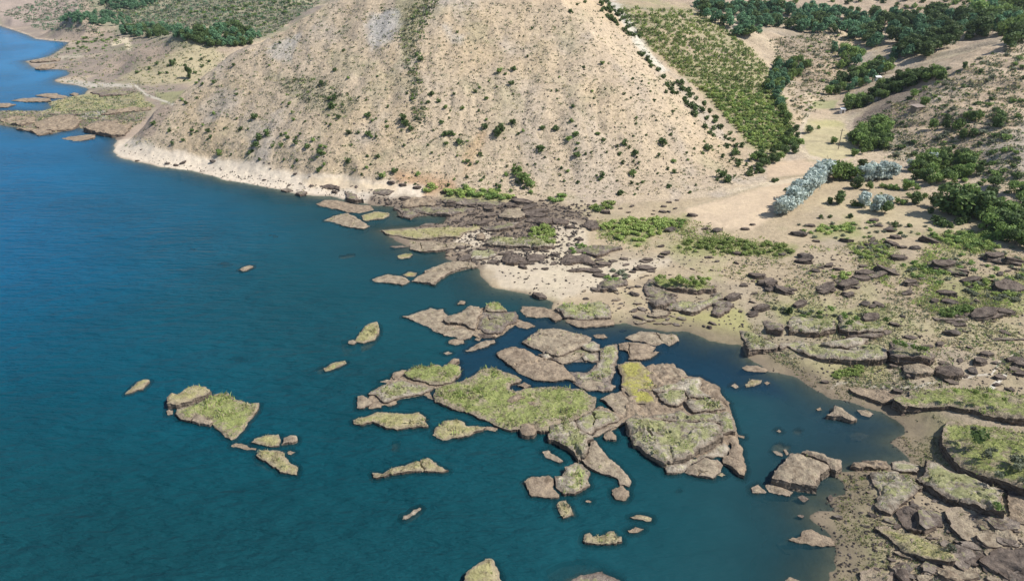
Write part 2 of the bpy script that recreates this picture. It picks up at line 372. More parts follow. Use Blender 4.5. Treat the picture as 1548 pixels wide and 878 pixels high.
# bare hill: streaks of pink, grey and ochre running down the slope
st = fbm(x + 6 * wob, y * .22, 7, 4, 51); big = fbm(x, y, 38, 4, 53)
paint(sstep(-.1, .5, st) * .5, (.44, .375, .31)); paint(sstep(.1, .55, big) * .5, (.50, .385, .245))
paint(sstep(.15, .5, fbm(x, y, 22, 4, 57)) * .6, (.40, .36, .32)); paint(sstep(.3, .6, fbm(x, y, 13, 4, 59)) * .4, (.36, .33, .21))
region([(590,-40),(660,-40),(640,20),(625,60),(620,100),(612,100),(605,50)], (.30,.28,.17), 4, 8, .7, 1)
region([(410,115),(470,120),(540,150),(520,180),(450,150)], (.30,.28,.18), 10, 18, .5, 1)
region([(560,20),(600,20),(590,60),(565,70)], (.46,.45,.43), 6, 16, .6); region([(670,40),(710,50),(700,75),(675,65)], (.46,.45,.43), 6, 14, .6)
region([(405,70),(450,55),(440,95),(415,85)], (.46,.45,.43), 6, 14, .5)
region([(600,265),(690,265),(690,290),(640,300),(600,290)], (.44,.27,.155), 8, 12, .7); region([(690,230),(730,200),(720,250),(700,270)], (.48,.33,.19), 8, 12, .6)
region([(905,-20),(935,-20),(975,70),(1010,105),(1000,110),(960,70)], (.56,.54,.47), 4, 7, .8)
# pale bath-tub ring the lake left on the hill's foot
region([(160,245),(168,212),(200,208),(260,226),(340,240),(450,262),(560,276),(640,283),(640,304),(560,318),(430,304),(300,275),(200,258)], (.66,.57,.46), 5, 9, .95, .1)
region([(450,268),(600,282),(600,292),(470,284)], (.60,.47,.31), 4, 9, .6, .1)
# flats
region([(640,308),(760,306),(900,308),(1020,306),(1130,290),(1200,255),(1300,250),(1548,345),(2400,400),(2400,1500),(1150,1500),(1150,560),(1000,510),(700,470),(640,330)], (.41,.33,.225), 4, 8, 1, .35)
paint(sstep(330, 470, ppy) * sstep(1000, 1250, ppx) * .45, (.29, .235, .165))
paint(sstep(.05, .5, fbm(x, y, 17, 4, 61)) * .5 * sstep(300, 330, ppy), (.33, .285, .225))
paint(sstep(.1, .5, fbm(x, y, 11, 4, 63)) * .45 * sstep(300, 330, ppy), (.32, .31, .16))
region([(560,296),(700,300),(820,306),(880,318),(880,335),(845,345),(830,372),(790,378),(745,402),(690,408),(600,392),(540,345)], (.215,.17,.13), 5, 9, .95, .8)
region([(940,500),(965,470),(1040,478),(1042,505),(960,505)], (.24,.195,.15), 5, 8, .85, .6)
region([(960,425),(1100,425),(1110,455),(1060,475),(985,470)], (.30,.245,.18), 6, 10, .7, .5)
region([(1120,470),(1340,460),(1350,545),(1180,540),(1130,520)], (.31,.265,.18), 8, 14, .7, .6)
region([(728,395),(790,372),(850,338),(890,350),(880,400),(930,395),(1010,395),(960,420),(930,440),(850,452),(760,432)], (.53,.455,.35), 6, 12, .85, .15)
region([(690,350),(720,342),(745,352),(730,372),(690,378)], (.55,.475,.37), 4, 6, .9, .1)
region([(1040,314),(1150,285),(1205,268),(1170,325),(1135,348),(1090,348),(1040,332)], (.53,.42,.30), 4, 4, 1, 0)
region([(1158,249),(1215,240),(1237,250),(1228,263),(1160,270)], (.50,.385,.275), 3, 2, 1, 0)
region([(1215,182),(1270,182),(1292,215),(1288,245),(1225,242),(1212,210)], (.47,.41,.245), 4, 4, 1, .1)
region([(1228,152),(1266,152),(1262,166),(1225,166)], (.32,.32,.165), 2, 3, .9, .2)
region([(1225,184),(1262,182),(1280,190),(1240,192)], (.44,.41,.19), 3, 3, .6, .2)
region([(1240,300),(1400,320),(1480,350),(1500,365),(1400,350),(1250,325)], (.46,.385,.25), 6, 8, .8, .1)
region([(960,480),(1000,473),(1120,470),(1135,500),(1122,528),(1060,514),(1000,502)], (.33,.315,.13), 5, 9, .8, 0)
region([(1160,545),(1240,550),(1340,548),(1340,580),(1250,588),(1200,570)], (.32,.29,.15), 5, 9, .8, 0)
region([(1150,440),(1330,470),(1548,480),(1548,520),(1330,520)], (.37,.335,.19), 12, 20, .6, .1)
region([(1190,560),(1345,596),(1450,640),(1445,725),(1380,740),(1262,722)], (.27,.225,.15), 6, 10, .95, .4)
region([(1370,600),(1450,645),(1440,700),(1385,700),(1360,650)], (.26,.255,.135), 6, 10, .7, .3)
region([(1262,712),(1305,722),(1330,780),(1345,840),(1335,900),(1262,900),(1262,800)], (.235,.235,.115), 8, 12, .85, 0)
region([(1320,770),(1420,740),(1548,700),(1900,800),(1900,1300),(1340,1300),(1345,850)], (.32,.26,.185), 12, 20, .95, .45)
region([(920,-20),(1040,4),(1110,50),(1160,100),(1190,160),(1205,215),(1160,250),(1128,222),(1060,140),(990,80)], (.34,.30,.175), 4, 7, .9, .8)
region([(1165,55),(1240,45),(1275,80),(1262,112),(1205,155),(1200,110)], (.32,.255,.19), 5, 8, .9, .9)
region([(1290,185),(1330,150),(1400,118),(1405,150),(1345,205),(1295,200)], (.23,.185,.155), 4, 6, .9, 1)
region([(1350,190),(1548,95),(1548,200),(1440,240)], (.45,.35,.25), 10, 20, .85, .6)
east_ = sstep(300, 90, ppy) * (x > 60)
paint(east_ * sstep(.05, .4, fbm((x - y) * .3, x + y, 16, 4, 151)) * .6, (.47, .36, .255)); paint(east_ * sstep(.1, .45, fbm((x - y) * .3, x + y, 20, 4, 153)) * .55, (.30, .255, .195))
region([(1480,225),(1548,180),(1700,180),(1700,290),(1500,262)], (.39,.36,.32), 6, 12, .45, .8)
region([(1000,-40),(1548,-40),(1548,20),(1300,34),(1180,20),(1000,6)], (.41,.32,.235), 6, 10, .8, 1)
region([(1300,20),(1440,30),(1430,40),(1320,36)], (.50,.36,.24), 4, 7, .8)
for gp in ([(1395,345),(1500,348),(1510,378),(1440,385),(1395,370)], [(1285,372),(1350,368),(1358,395),(1300,398)], [(1355,398),(1440,392),(1448,420),(1365,424)], [(1400,425),(1560,415),(1560,480),(1410,470)], [(1230,340),(1300,334),(1300,356),(1235,358)], [(900,345),(940,332),(1035,334),(1030,348),(980,360),(960,374),(940,366)], [(1015,378),(1050,364),(1105,362),(1200,374),(1195,386),(1040,384)], [(1150,455),(1260,470),(1340,462),(1330,500),(1200,505)], [(660,290),(770,290),(790,306),(680,306)]):
    region(gp, (.27,.275,.115), 6, 12, .75, .5)
# dirt track and footpath
def track(pts, wd, c, st_=1.0):
    pts = np.array(pts, float); sel = (ppx > pts[:, 0].min() - 9) & (ppx < pts[:, 0].max() + 9) & (ppy > pts[:, 1].min() - 9) & (ppy < pts[:, 1].max() + 9)
    s = np.full(len(x), 1e6); s[sel] = sdist(pts, ppx[sel], ppy[sel], False); paint(sstep(wd * 1.25, wd * .6, s + wob2 * wd * .4) * st_, c)
track([(1226,150),(1224,168),(1218,180),(1208,205),(1210,225),(1222,236),(1246,244),(1252,252),(1225,268),(1150,280),(1100,290)], 3.2, (.55,.46,.34))
track([(1212,213),(1288,216)], 1.0, (.33,.28,.18), .8); track([(1218,243),(1286,246),(1330,262)], 1.2, (.36,.30,.20), .8); track([(1160,270),(1230,264),(1246,256)], 1.3, (.34,.28,.19), .9); track([(1010,322),(1060,308),(1160,278)], 1.2, (.38,.32,.22), .7); track([(1250,340),(1360,350),(1440,350)], 1.1, (.35,.29,.19), .7)
track([(1168,150),(1172,178),(1186,205),(1192,222)], 2.4, (.50,.42,.31))
track([(1252,252),(1300,232),(1380,235),(1420,242),(1470,244),(1548,268)], 2.2, (.52,.42,.31))
track([(1255,588),(1268,578),(1300,582),(1350,587),(1385,584),(1440,572),(1500,565),(1512,546),(1548,528)], 1.3, (.62,.57,.48), .9)
track([(1500,585),(1520,566)], 3.0, (.66,.62,.54), .9)
# far shore
region([(-400,-60),(480,-60),(400,60),(345,84),(290,125),(230,205),(170,212),(-400,240)], (.38, .30, .235), 3, 4, 1, .8)
parl = sstep(300, 330, y) * (x < -40)
paint(parl * sstep(.0, .35, fbm(x, y, 40, 4, 141)) * .8, (.26, .215, .18)); paint(parl * sstep(.1, .4, fbm(x, y, 30, 4, 143)) * .7, (.23, .23, .14)); paint(parl * sstep(.15, .45, fbm(x, y, 26, 4, 145)) * .6, (.46, .38, .28))
region([(130,0),(300,-20),(520,-20),(400,58),(330,78),(200,58),(150,40)], (.24,.235,.155), 6, 12, .75, 1)
region([(180,118),(240,90),(300,66),(345,84),(290,128),(230,128)], (.40,.345,.225), 4, 4, 1, .3)
region([(70,168),(76,152),(130,142),(205,138),(232,160),(180,172),(110,174)], (.32,.305,.15), 3, 7, .85, .6)
region([(90,158),(130,152),(150,160),(110,166)], (.24,.20,.14), 3, 6, .6)
region([(160,150),(200,148),(210,160),(170,164)], (.26,.22,.16), 3, 6, .6)
region([(120,128),(200,126),(215,132),(205,140),(150,142)], (.22,.19,.15), 3, 5, .8)
region([(-300,164),(60,170),(180,164),(222,170),(210,182),(180,210),(-300,195)], (.19,.155,.125), 3, 5, .95, .3)
region([(118,172),(160,168),(160,178),(130,180)], (.40,.37,.33), 2, 3, .8); region([(80,118),(140,124),(200,128),(200,132),(120,131)], (.46,.42,.36), 2, 3, .9, 0)
region([(235,140),(282,136),(262,158),(245,158)], (.27,.28,.13), 2, 4, .7); track([(205,130),(222,144),(262,158)], 1.6, (.52,.48,.40))
region([(0,0),(110,-20),(125,30),(60,40),(0,38)], (.36,.29,.25), 5, 8, .9, .4)
track([(0,40),(16,45),(39,53),(55,60),(105,65)], 2.4, (.55,.44,.34)); track([(172,66),(190,60),(196,74)], 4, (.58,.50,.36))
region([(40,92),(120,80),(125,86),(60,96)], (.45,.40,.31), 2, 3, .8)
# mud and wet margin by distance from the waterline
sl_ = -sdist(SHORE, x, y) + wob * 2.0
near = sstep(140, 100, y)
paint(sstep(8, 2, sl_) * sstep(460, 500, ppy) * .85, (.20, .16, .115)); paint(sstep(1.0, .1, sl_) * sstep(.4, -.1, z) * .75, (.14, .115, .085))
paint(sstep(0, -.5, z), (.15, .135, .10)); paint(sstep(-.4, -3, z) * .6, (.09, .11, .09))
sl2 = sstep(-.1, .6, wob2); paint(sl2 * .12, (.25, .2, .15))
scrub *= sstep(.6, 2, z)
me = mesh('ground', np.c_[x, y, z], quads, [MT['terrain']], attrs={'landcover': col, 'scrub': scrub}, smooth=True)
link('ground', me, kind='structure')

# ------------------------------------------------------------------ slabs and islets
REG = {'A': (0,0,3.8175),'B': (380,0,3.8175),'C': (770,0,3.8175),'D': (1148,0,3.8175),'E': (160,180,3.8175),'F': (450,220,3.8175),'G': (800,220,3.8175),'H': (1148,220,3.8175),
 'I': (150,460,3.137),'J': (470,430,4.18),'K': (740,430,3.8175),'L': (520,600,4.3),'M': (780,600,3.8175),'N': (1090,440,3.3777),'O': (1148,640,3.69),'Q': (650,740,2.3815),'X': (0,0,1)}
def T(r, pts):
    a, b, s = REG[r]; p = np.array(pts, float).reshape(-1, 2); return np.c_[a + p[:, 0] / s, b + p[:, 1] / s]
def rough_outline(p, seg, amp, r):
    amp0 = amp
    """fractal midpoint wobble so that the broken edge looks broken"""
    p = list(map(np.array, p)); out = []
    for i in range(len(p)):
        a, b = p[i], p[(i + 1) % len(p)]; L = [a, b]
        while np.linalg.norm(L[1] - L[0]) > seg and len(L) < 600:
            Q = []
            for j in range(len(L) - 1):
                d = L[j + 1] - L[j]; m = (L[j] + L[j + 1]) / 2 + np.array([-d[1], d[0]]) * r.normal(0, amp0 * min(1., .35 + seg / np.linalg.norm(d))); Q += [L[j], m]
            L = Q + [L[-1]]
        out += L[:-1]
    return np.array(out)
HS = .74; WETRINGS = []
SLABS = []
def tuft_soup(pos, hgt, r, n=4, wid=.12, lean=.5):
    """blades / leaf tufts at pos (k,3): n triangles each"""
    k = len(pos)
    if k == 0: return np.zeros((0, 3)), np.zeros((0, 3), int)
    p = np.repeat(pos, n, 0); h = np.repeat(hgt, n) * r.uniform(.5, 1.15, k * n); a = r.uniform(0, 2 * np.pi, k * n)
    off = r.normal(0, 1, (k * n, 2)) * (wid * .8 * np.repeat(hgt, n))[:, None] * 2
    b = np.c_[p[:, 0] + off[:, 0], p[:, 1] + off[:, 1], p[:, 2] - .03]
    d = np.c_[np.cos(a), np.sin(a), np.zeros(k * n)] * (wid * h)[:, None]
    ln = np.c_[r.normal(0, lean, (k * n, 2)) * h[:, None], h]
    v = np.stack([b - d, b + d, b + ln], 1).reshape(-1, 3)
    return v, np.arange(len(v)).reshape(-1, 3)
def slab(label, reg, pts, h=1.0, top='tan', side='side', tilt=(0, 0), cracks=(), name='rock_slab', low=1.0, seed=None, tufts=None, group=None, cat='rock slab', noiz=None, flare=.42, tuftmat=None, back=False):
    r = np.random.default_rng(len(SLABS) * 7 + 5 if seed is None else seed)
    q = T(reg, pts); c = q.mean(0)
    if q[:, 1].min() > 290: h = h * HS * low
    if tilt == (0, 0): tilt = tuple(r.uniform(-.04, .04, 2) * min(h, 1))
    gm = ground(c[0], c[1])[0]; g = max(0., float(gm[2])); cw = P(c[0], c[1], g + h)
    if math.hypot(cw[0], cw[1]) < 190: g = max(0., float(fast(cw[:1], cw[1:])[0])); cw = P(c[0], c[1], g + h)
    zt = g + h
    w0 = P(q[:, 0], q[:, 1], zt); gw = np.maximum(fast(w0[:, 0], w0[:, 1]), 0)
    if (gw > .15).mean() > .7:                                 # a slab on sloping ground lies with the slope
        cf = np.linalg.lstsq(np.c_[w0 - cw, np.ones(len(w0))], gw, rcond=None)[0]; tilt = tuple(np.clip(cf[:2], -.3, .3) * .85 + np.array(tilt) * .5); zt = float(cf[2]) + h; g = max(0., float(cf[2]))
    def plane(x, y): return zt + tilt[0] * (x - cw[0]) + tilt[1] * (y - cw[1])
    w_ = P(q[:, 0], q[:, 1], zt)
    if back and tilt[1] < .05:                                  # the cliff faces the camera side; the rear runs out into the ground
        ey = w0[:, 1].max() - w0[:, 1].min(); k_ = h * .62 / max(ey, 2.0); tilt = (tilt[0], tilt[1] - k_); zt -= h * .22
    for _ in range(4): w_ = P(q[:, 0], q[:, 1], np.maximum(plane(w_[:, 0], w_[:, 1]), .03))
    area = .5 * abs(np.sum(w_[:, 0] * np.roll(w_[:, 1], -1) - w_[:, 1] * np.roll(w_[:, 0], -1)))
    if np.sum(w_[:, 0] * np.roll(w_[:, 1], -1) - w_[:, 1] * np.roll(w_[:, 0], -1)) < 0: w_ = w_[::-1]
    dist = math.hypot(cw[0], cw[1]); pxm = dist / 1046 * 1.55
    seg = max(pxm * 1.3, .22); amp = .115
    ring = rough_outline(w_, seg * 1.4, amp, r); nb = len(ring)
    x0, y0 = ring.min(0); x1, y1 = ring.max(0); gs = max(seg * 1.5, math.sqrt(area / 3500))
    gx, gy = np.meshgrid(np.arange(x0, x1, gs), np.arange(y0, y1, gs)); gx = gx.ravel() + r.uniform(-.35, .35, gx.size) * gs; gy = gy.ravel() + r.uniform(-.35, .35, gy.size) * gs
    s = sdist(ring, gx, gy); k = s > gs * .55; ip = np.c_[gx[k], gy[k]]
    cr = []
    for ck in cracks:
        cq = T(reg, ck); cwd = P(cq[:, 0], cq[:, 1], zt); L = [cwd[0]]
        for a, b in zip(cwd[:-1], cwd[1:]):
            m = max(1, int(np.linalg.norm(b - a) / seg)); d = b - a; nn = np.array([-d[1], d[0]]) / (np.linalg.norm(d) + 1e-9)
            for j in range(1, m + 1): L.append(a + d * j / m + nn * r.normal(0, .12))
        cr.append(np.array(L))
    wd = max(.16, pxm * .75)
    if cr:
        extra = []
        for L in cr:
            t = np.gradient(L, axis=0); nn = np.c_[-t[:, 1], t[:, 0]] / (np.linalg.norm(t, axis=1)[:, None] + 1e-9)
            ip = ip[sdist(L, ip[:, 0], ip[:, 1], False) > wd * 1.6]
            extra += [L, L + nn * wd, L - nn * wd]
        ex = np.concatenate(extra); ex = ex[sdist(ring, ex[:, 0], ex[:, 1]) > .08]; ip = np.concatenate([ip, ex])
    allp = np.concatenate([ring, ip])
    res = geometry.delaunay_2d_cdt([Vector(p) for p in allp], [(i, (i + 1) % nb) for i in range(nb)], [], 1, 1e-4)
    tv = np.array([tuple(v) for v in res[0]]); tf = [tuple(f) for f in res[2]]
    na = (.045 + .05 * min(h, 2.0)) if noiz is None else noiz
    ncell = int(min(area / (16 if top in ('rock', 'dark', 'mixed', 'pale') else 30), 60)); ca = {'grass': .25, 'dry': .35, 'yellow': .3}.get(top, 1.0)
    cells = r.uniform((x0, y0), (x1, y1), (max(ncell, 1), 2)); ch = r.uniform(-1, 1, max(ncell, 1)) * .16 * min(h, 1.3) * ca; ct = r.normal(0, .045, (max(ncell, 1), 2)) * ca
    def broken(a, b):
        a2 = a + fbm(a, b, 2.4, 3, 81) * .9; b2 = b + fbm(a, b, 2.4, 3, 82) * .9
        d1 = np.full(a.shape, 1e9); d2 = d1.copy(); k1 = np.zeros(a.shape, int)
        for i in range(ncell):
            d = np.hypot(a2 - cells[i, 0], (b2 - cells[i, 1]) * 1.4); m_ = d < d1; d2 = np.where(m_, d1, np.minimum(d2, d)); d1 = np.where(m_, d, d1); k1[m_] = i
        zz = ch[k1] + np.clip(ct[k1, 0] * (a - cells[k1, 0]) + ct[k1, 1] * (b - cells[k1, 1]), -.2 * min(h, 1.3), .2 * min(h, 1.3))
        return zz - sstep(.35, .05, d2 - d1) * (.12 + .25 * (vn(a / 3, b / 3, 83) > .45)) * min(h, 1.3) * ca
    def ztop(px_, py_, s_):
        zz = plane(px_, py_) + fbm(px_, py_, 4.2, 4, 71) * na * 3.0 + np.minimum(0, fbm(px_, py_, 2.0, 3, 75) - .05) * na * 3.2 + fbm(px_, py_, .8, 3, 73) * na * 1.1
        zz = zz - (sstep(.5, 0, s_) * .6 + sstep(1.5, 0, s_) * .6) * (.06 + .12 * min(h, 1.5)) * (1 + vn(px_ / .8, py_ / .8, 5))
        if ncell > 1: zz = zz + broken(px_, py_)
        for L in cr: zz = zz - sstep(wd, wd * .3, sdist(L, px_, py_, False)) * min(1.1, h * .8)
        return np.maximum(zz, g + .04)
    st_ = np.maximum(0, sdist(ring, tv[:, 0], tv[:, 1])); tz = ztop(tv[:, 0], tv[:, 1], st_)
    inner = np.clip(st_ / max(.9, math.sqrt(area) * .09), 0, 1)
    nt_ = len(tv); V = [np.c_[tv, tz]]; Fc = list(tf); MI = [0] * len(tf)
    # broken side wall, ledges and a little talus
    t = np.roll(ring, -1, 0) - np.roll(ring, 1, 0); nrm = np.c_[t[:, 1], -t[:, 0]] / (np.linalg.norm(t, axis=1)[:, None] + 1e-9)
    rz = ztop(ring[:, 0], ring[:, 1], np.zeros(nb)); gz = fast(ring[:, 0], ring[:, 1]); bot = np.minimum(gz, g) - .5
    nl = int(np.clip(2 + h / .3, 3, 8)); ringv = [np.c_[ring, rz]]; cum = np.arange(nb) / 3.0
    for j in range(1, nl + 1):
        f = j / nl; ledge = flare * h * (.35 * f + .5 * f ** 3)
        o = ledge + .10 * (vn(cum * 1.7 + 40 * j, np.full(nb, j * 1.3), 9) - .55) * (1 + h * .7) + .15 * h * (vn(cum * .35, np.full(nb, j * .8), 19) - .5)
        zz = rz + (bot - rz) * f + (r.normal(0, .02, nb) if j < nl else 0)
        ringv.append(np.c_[ring + nrm * o[:, None], zz])
    if g < .15:
        o = ringv[-1][:, :2] + nrm * (.2 + 1.0 * vn(cum * .22, cum * 0, 29))[:, None]; ringv.append(np.c_[o, np.full(nb, -1.15) + r.normal(0, .06, nb)])
        ringv.append(np.c_[o + nrm * .5, np.full(nb, -2.6)]); WETRINGS.append(ring)
    base = nt_
    for j, rv in enumerate(ringv):
        V.append(rv)
        if j:
            a0 = base + (j - 1) * nb; b0 = base + j * nb
            for i in range(nb):
                i2 = (i + 1) % nb; Fc.append((a0 + i, b0 + i, b0 + i2, a0 + i2)); MI.append(1)
    V = np.concatenate(V); V[:, 0] -= cw[0]; V[:, 1] -= cw[1]; V[:, 2] -= g
    inn = np.concatenate([inner, np.zeros(len(V) - nt_)])
    me = mesh(name, V, Fc, [MT[top], MT[side]], MI, {'inner': inn})
    o = link(name, me, (cw[0], cw[1], g), label=label, category=cat, group=group, kind='thing')
    SLABS.append((o, ring, zt))
    tufts = {'grass': .95, 'dry': .45, 'mixed': .55, 'yellow': .6, 'tan': .10, 'rock': .05, 'pale': .15}.get(top, 0) if tufts is None else tufts
    if tufts > 0 and dist < 260:
        n = int(min(area * 4.2 * tufts, 4200)); xx = r.uniform(x0, x1, n * 3); yy = r.uniform(y0, y1, n * 3)
        s = sdist(ring, xx, yy); pat = fbm(xx, yy, 2.6, 3, 77); k = (s > .12) & (pat > (.25 - .6 * tufts)); xx, yy, s = xx[k][:n], yy[k][:n], s[k][:n]
        if len(xx):
            zz = ztop(xx, yy, s); hh = r.uniform(.16, .42, len(xx)) * (1 + .8 * (vn(xx / 3, yy / 3, 3) > .7))
            v, f = tuft_soup(np.c_[xx - cw[0], yy - cw[1], zz - g], hh, r, 4, .22)
            mm = [MT['leaf_bright'], MT['straw'], MT['leaf_grey']]; pr = {'grass': (.5, .38, .12), 'yellow': (.12, .85, .03), 'mixed': (.35, .45, .2)}.get(top, (.2, .7, .1))
            mi = np.repeat(r.choice(3, len(xx), p=pr), 4)
            link('grass', mesh('grass', v, f, mm, mi), parent=o, kind='stuff')
    return o
# ---- islets out in the open lake
ISL = 'weathered earth slabs standing in the lake'
def isl(*a, **k): k.setdefault('group', ISL); k.setdefault('name', 'islet'); k.setdefault('cat', 'islet'); return slab(*a, **k)
isl('small narrow grassy islet farthest left in the open lake', 'I', [(120,418),(150,390),(175,362),(205,350),(235,352),(228,370),(205,395),(180,398),(150,412)], .7, 'dry')
isl('kite-shaped grassy islet in the left of the lake, flat green top', 'I', [(530,430),(575,415),(605,418),(640,440),(690,458),(758,462),(745,500),(700,550),(650,620),(625,632),(595,618),(570,590),(540,562),(530,545),(490,530),(445,522),(430,545),(395,535),(360,510),(370,490),(440,470),(490,450)], 1.0, 'grass', tufts=.8)
slab('long raised block leaning on the upper left edge of the kite-shaped islet', 'I', [(318,445),(338,410),(378,412),(405,388),(450,376),(495,378),(530,405),(480,425),(400,455),(360,466),(318,462)], 2.0, 'dry', 'side_pale', group=ISL)
slab('rounded brown block at the lower left edge of the kite-shaped islet', 'I', [(440,520),(490,526),(535,546),(520,562),(470,556),(438,545)], 1.1, 'tan', 'side_pale', group=ISL)
slab('small dark stone in the water below the long raised block', 'I', [(318,505),(330,495),(350,500),(348,515),(325,520)], .4, 'tan', name='rock')
isl('small flat grassy islet with a grey stone at its right end', 'I', [(718,645),(750,622),(800,612),(850,612),(860,635),(850,662),(820,666),(770,656)], .7, 'dry')
slab('grey stone at the right end of a small grassy islet', 'I', [(862,655),(875,625),(905,614),(935,618),(938,636),(905,648)], .9, 'tan', 'side_pale', name='rock')
isl('teardrop grassy islet in front of the low wet ledge', 'I', [(742,705),(760,688),(815,684),(870,692),(878,712),(905,745),(940,765),(935,798),(880,790),(820,760),(775,732)], .8, 'dry', tufts=.8)
slab('low wet ledge barely above water, left of the teardrop islet', 'I', [(625,668),(650,655),(745,680),(740,690),(680,682)], .12, 'brown', name='wet_ledge', cat='wet ledge')
slab('tiny stone in the water right of the teardrop islet', 'I', [(890,700),(905,690),(930,698),(908,710)], .2, 'brown', name='rock')
isl('tilted tall triangular grassy plate in mid lake', 'J', [(278,350),(300,315),(340,260),(380,232),(415,226),(428,250),(430,290),(412,330),(400,345),(330,366),(300,358)], .9, 'dry', tilt=(-.02,.10), tufts=.7)
slab('small pale stone at the left foot of the tilted triangular plate', 'J', [(235,368),(240,350),(265,345),(288,362),(270,374)], .4, 'tan', name='rock')
isl('narrow grassy sliver islet left of the lake centre', 'J', [(78,525),(110,505),(160,485),(215,475),(225,488),(180,512),(120,536),(90,540)], .5, 'dry')
slab('low stone in mid lake, far from any other, with a pale left tip', 'E', [(765,865),(790,848),(830,838),(850,842),(845,852),(810,868),(785,872)], .6, 'tan', name='rock')
isl('wide grassy islet with a notch in its front edge', 'L', [(55,140),(100,125),(160,115),(210,90),(300,95),(400,98),(490,92),(530,130),(548,180),(480,183),(410,190),(345,202),(270,193),(230,173),(190,153),(110,170),(62,160)], .7, 'dry', tufts=.7)
isl('leaf-shaped grassy islet with a long pointed right tail', 'L', [(575,235),(590,200),(640,160),(720,138),(785,160),(795,180),(925,185),(900,205),(840,222),(800,242),(700,252),(640,268),(600,252)], .7, 'dry', tufts=.7)
slab('low wet brown rock at the tail of the leaf-shaped islet', 'L', [(880,215),(930,188),(1000,200),(985,222)], .1, 'brown', name='wet_ledge', cat='wet ledge')
isl('boomerang-shaped grassy islet split by a dark crack', 'L', [(182,485),(250,488),(330,450),(400,430),(470,405),(540,385),(570,400),(610,435),(680,462),(640,472),(560,470),(500,466),(420,475),(330,490),(250,507),(195,513)], .8, 'dry', cracks=[[(488,405),(500,425),(518,445),(518,470)]], tufts=.8)
slab('thin slanting rock snag sticking out of the water', 'L', [(378,785),(385,762),(430,748),(490,708),(502,716),(455,757),(400,785)], .4, 'pale', name='rock_snag', cat='rock')
slab('upright brown stump of rock at the front edge of the big green island', 'L', [(1145,200),(1150,168),(1190,152),(1235,167),(1252,205),(1240,228),(1160,228)], 1.7, 'brown', 'side_pale', name='rock_stump', cat='rock')
isl('small narrow slab in the dark inlet right of the rock stump', 'L', [(1290,345),(1330,335),(1370,365),(1425,408),(1400,417),(1340,392),(1305,372)], .5, 'tan')
isl('flat bare brown slab, lower left of the grassy lump', 'L', [(1172,540),(1215,512),(1330,505),(1360,520),(1355,570),(1400,625),(1400,640),(1310,640),(1220,630),(1200,590)], .7, 'brown', 'side_pale')
isl('short upright block with a green top below the flat brown slab', 'L', [(1382,690),(1400,668),(1445,665),(1470,710),(1495,755),(1425,778),(1400,740)], .5, 'dry')
# ---- rocks and plates around the central cluster
G_ = 'broken earth slabs of the central island cluster'
def cen(*a, **k): k.setdefault('group', G_); k.setdefault('low', .84); return slab(*a, **k)
cen('long bare brown plate pointing left at the top of the cluster', 'J', [(575,200),(625,192),(690,165),(755,142),(800,155),(835,150),(850,180),(875,200),(840,215),(830,230),(870,255),(920,265),(985,280),(1030,300),(1010,330),(965,342),(905,322),(840,317),(770,287),(710,252),(640,222)], .5, 'tan')
cen('raised tan block behind the long brown plate, dark cleft in front', 'J', [(835,205),(870,185),(920,175),(975,145),(1010,125),(1060,125),(1068,170),(1055,230),(1035,268),(1000,260),(960,233),(900,228),(860,225)], 1.7, 'tan')
cen('grey ribbed rock right of the raised tan block', 'J', [(1072,165),(1110,155),(1160,160),(1220,165),(1290,160),(1310,190),(1300,225),(1240,240),(1215,290),(1180,305),(1100,295),(1056,270),(1060,235)], 1.3, 'rock', cracks=[[(1120,215),(1160,205),(1210,210)],[(1075,250),(1120,215),(1115,190)]])
cen('mound with a bright grass cap behind the grey ribbed rock', 'J', [(1095,150),(1110,115),(1150,100),(1195,105),(1240,148),(1200,158),(1130,156)], 2.1, 'grass', cat='grassy mound', name='grassy_mound')
cen('low brown ledge in the water under the long brown plate', 'J', [(870,350),(905,338),(965,348),(970,368),(910,378),(875,370)], .4, 'brown')
cen('dark rough rock foot below the grey ribbed rock', 'J', [(1030,292),(1100,300),(1160,312),(1150,332),(1090,332),(1040,312)], .6, 'dark')
cen('long low bare slab lying alone below the ribbed rock', 'J', [(975,412),(1030,385),(1100,350),(1160,348),(1165,362),(1110,388),(1030,411),(985,418)], .5, 'tan')
slab('small stone in the water above the long brown plate', 'J', [(925,120),(940,97),(975,102),(970,118)], .5, 'brown', name='rock')
slab('small stone in the water beside the cluster of slabs', 'J', [(1033,345),(1050,333),(1075,342),(1065,352)], .3, 'brown', name='rock')
slab('low pale stone awash above the half green slab', 'J', [(835,432),(870,421),(895,432),(860,442)], .12, 'tan', name='rock')
cen('slab with a green left half and bare right half, dark edge below', 'J', [(590,555),(640,515),(700,505),(800,500),(830,515),(870,490),(945,505),(948,540),(925,577),(880,610),(790,620),(730,605),(660,590),(620,577)], 1.4, 'grass', tilt=(-.01,.02))
cen('brown knob at the top right corner of the half green slab', 'J', [(865,490),(890,465),(935,458),(940,472),(905,496)], 1.6, 'brown')
cen('brown stone at the left corner of the half green slab', 'J', [(510,575),(530,545),(575,530),(605,532),(585,558),(560,586),(525,588)], .9, 'brown')
slab('thin flat stone left of the half green slab', 'J', [(435,608),(480,595),(520,592),(500,612)], .3, 'tan', name='rock')
cen('olive plate under the half green slab, stones at its left end', 'J', [(362,685),(420,650),(500,618),(570,596),(620,606),(680,626),(780,638),(760,660),(700,685),(620,697),(540,712),(490,740),(455,738),(430,710),(400,690)], .9, 'mixed', tilt=(0,.01))
cen('square brown stone at the far left end of the olive plate', 'J', [(290,770),(295,700),(330,695),(385,735),(370,757),(320,772)], .8, 'tan')
cen('low brown stone in front of the olive plate', 'J', [(365,778),(400,740),(445,742),(440,772)], .5, 'brown')
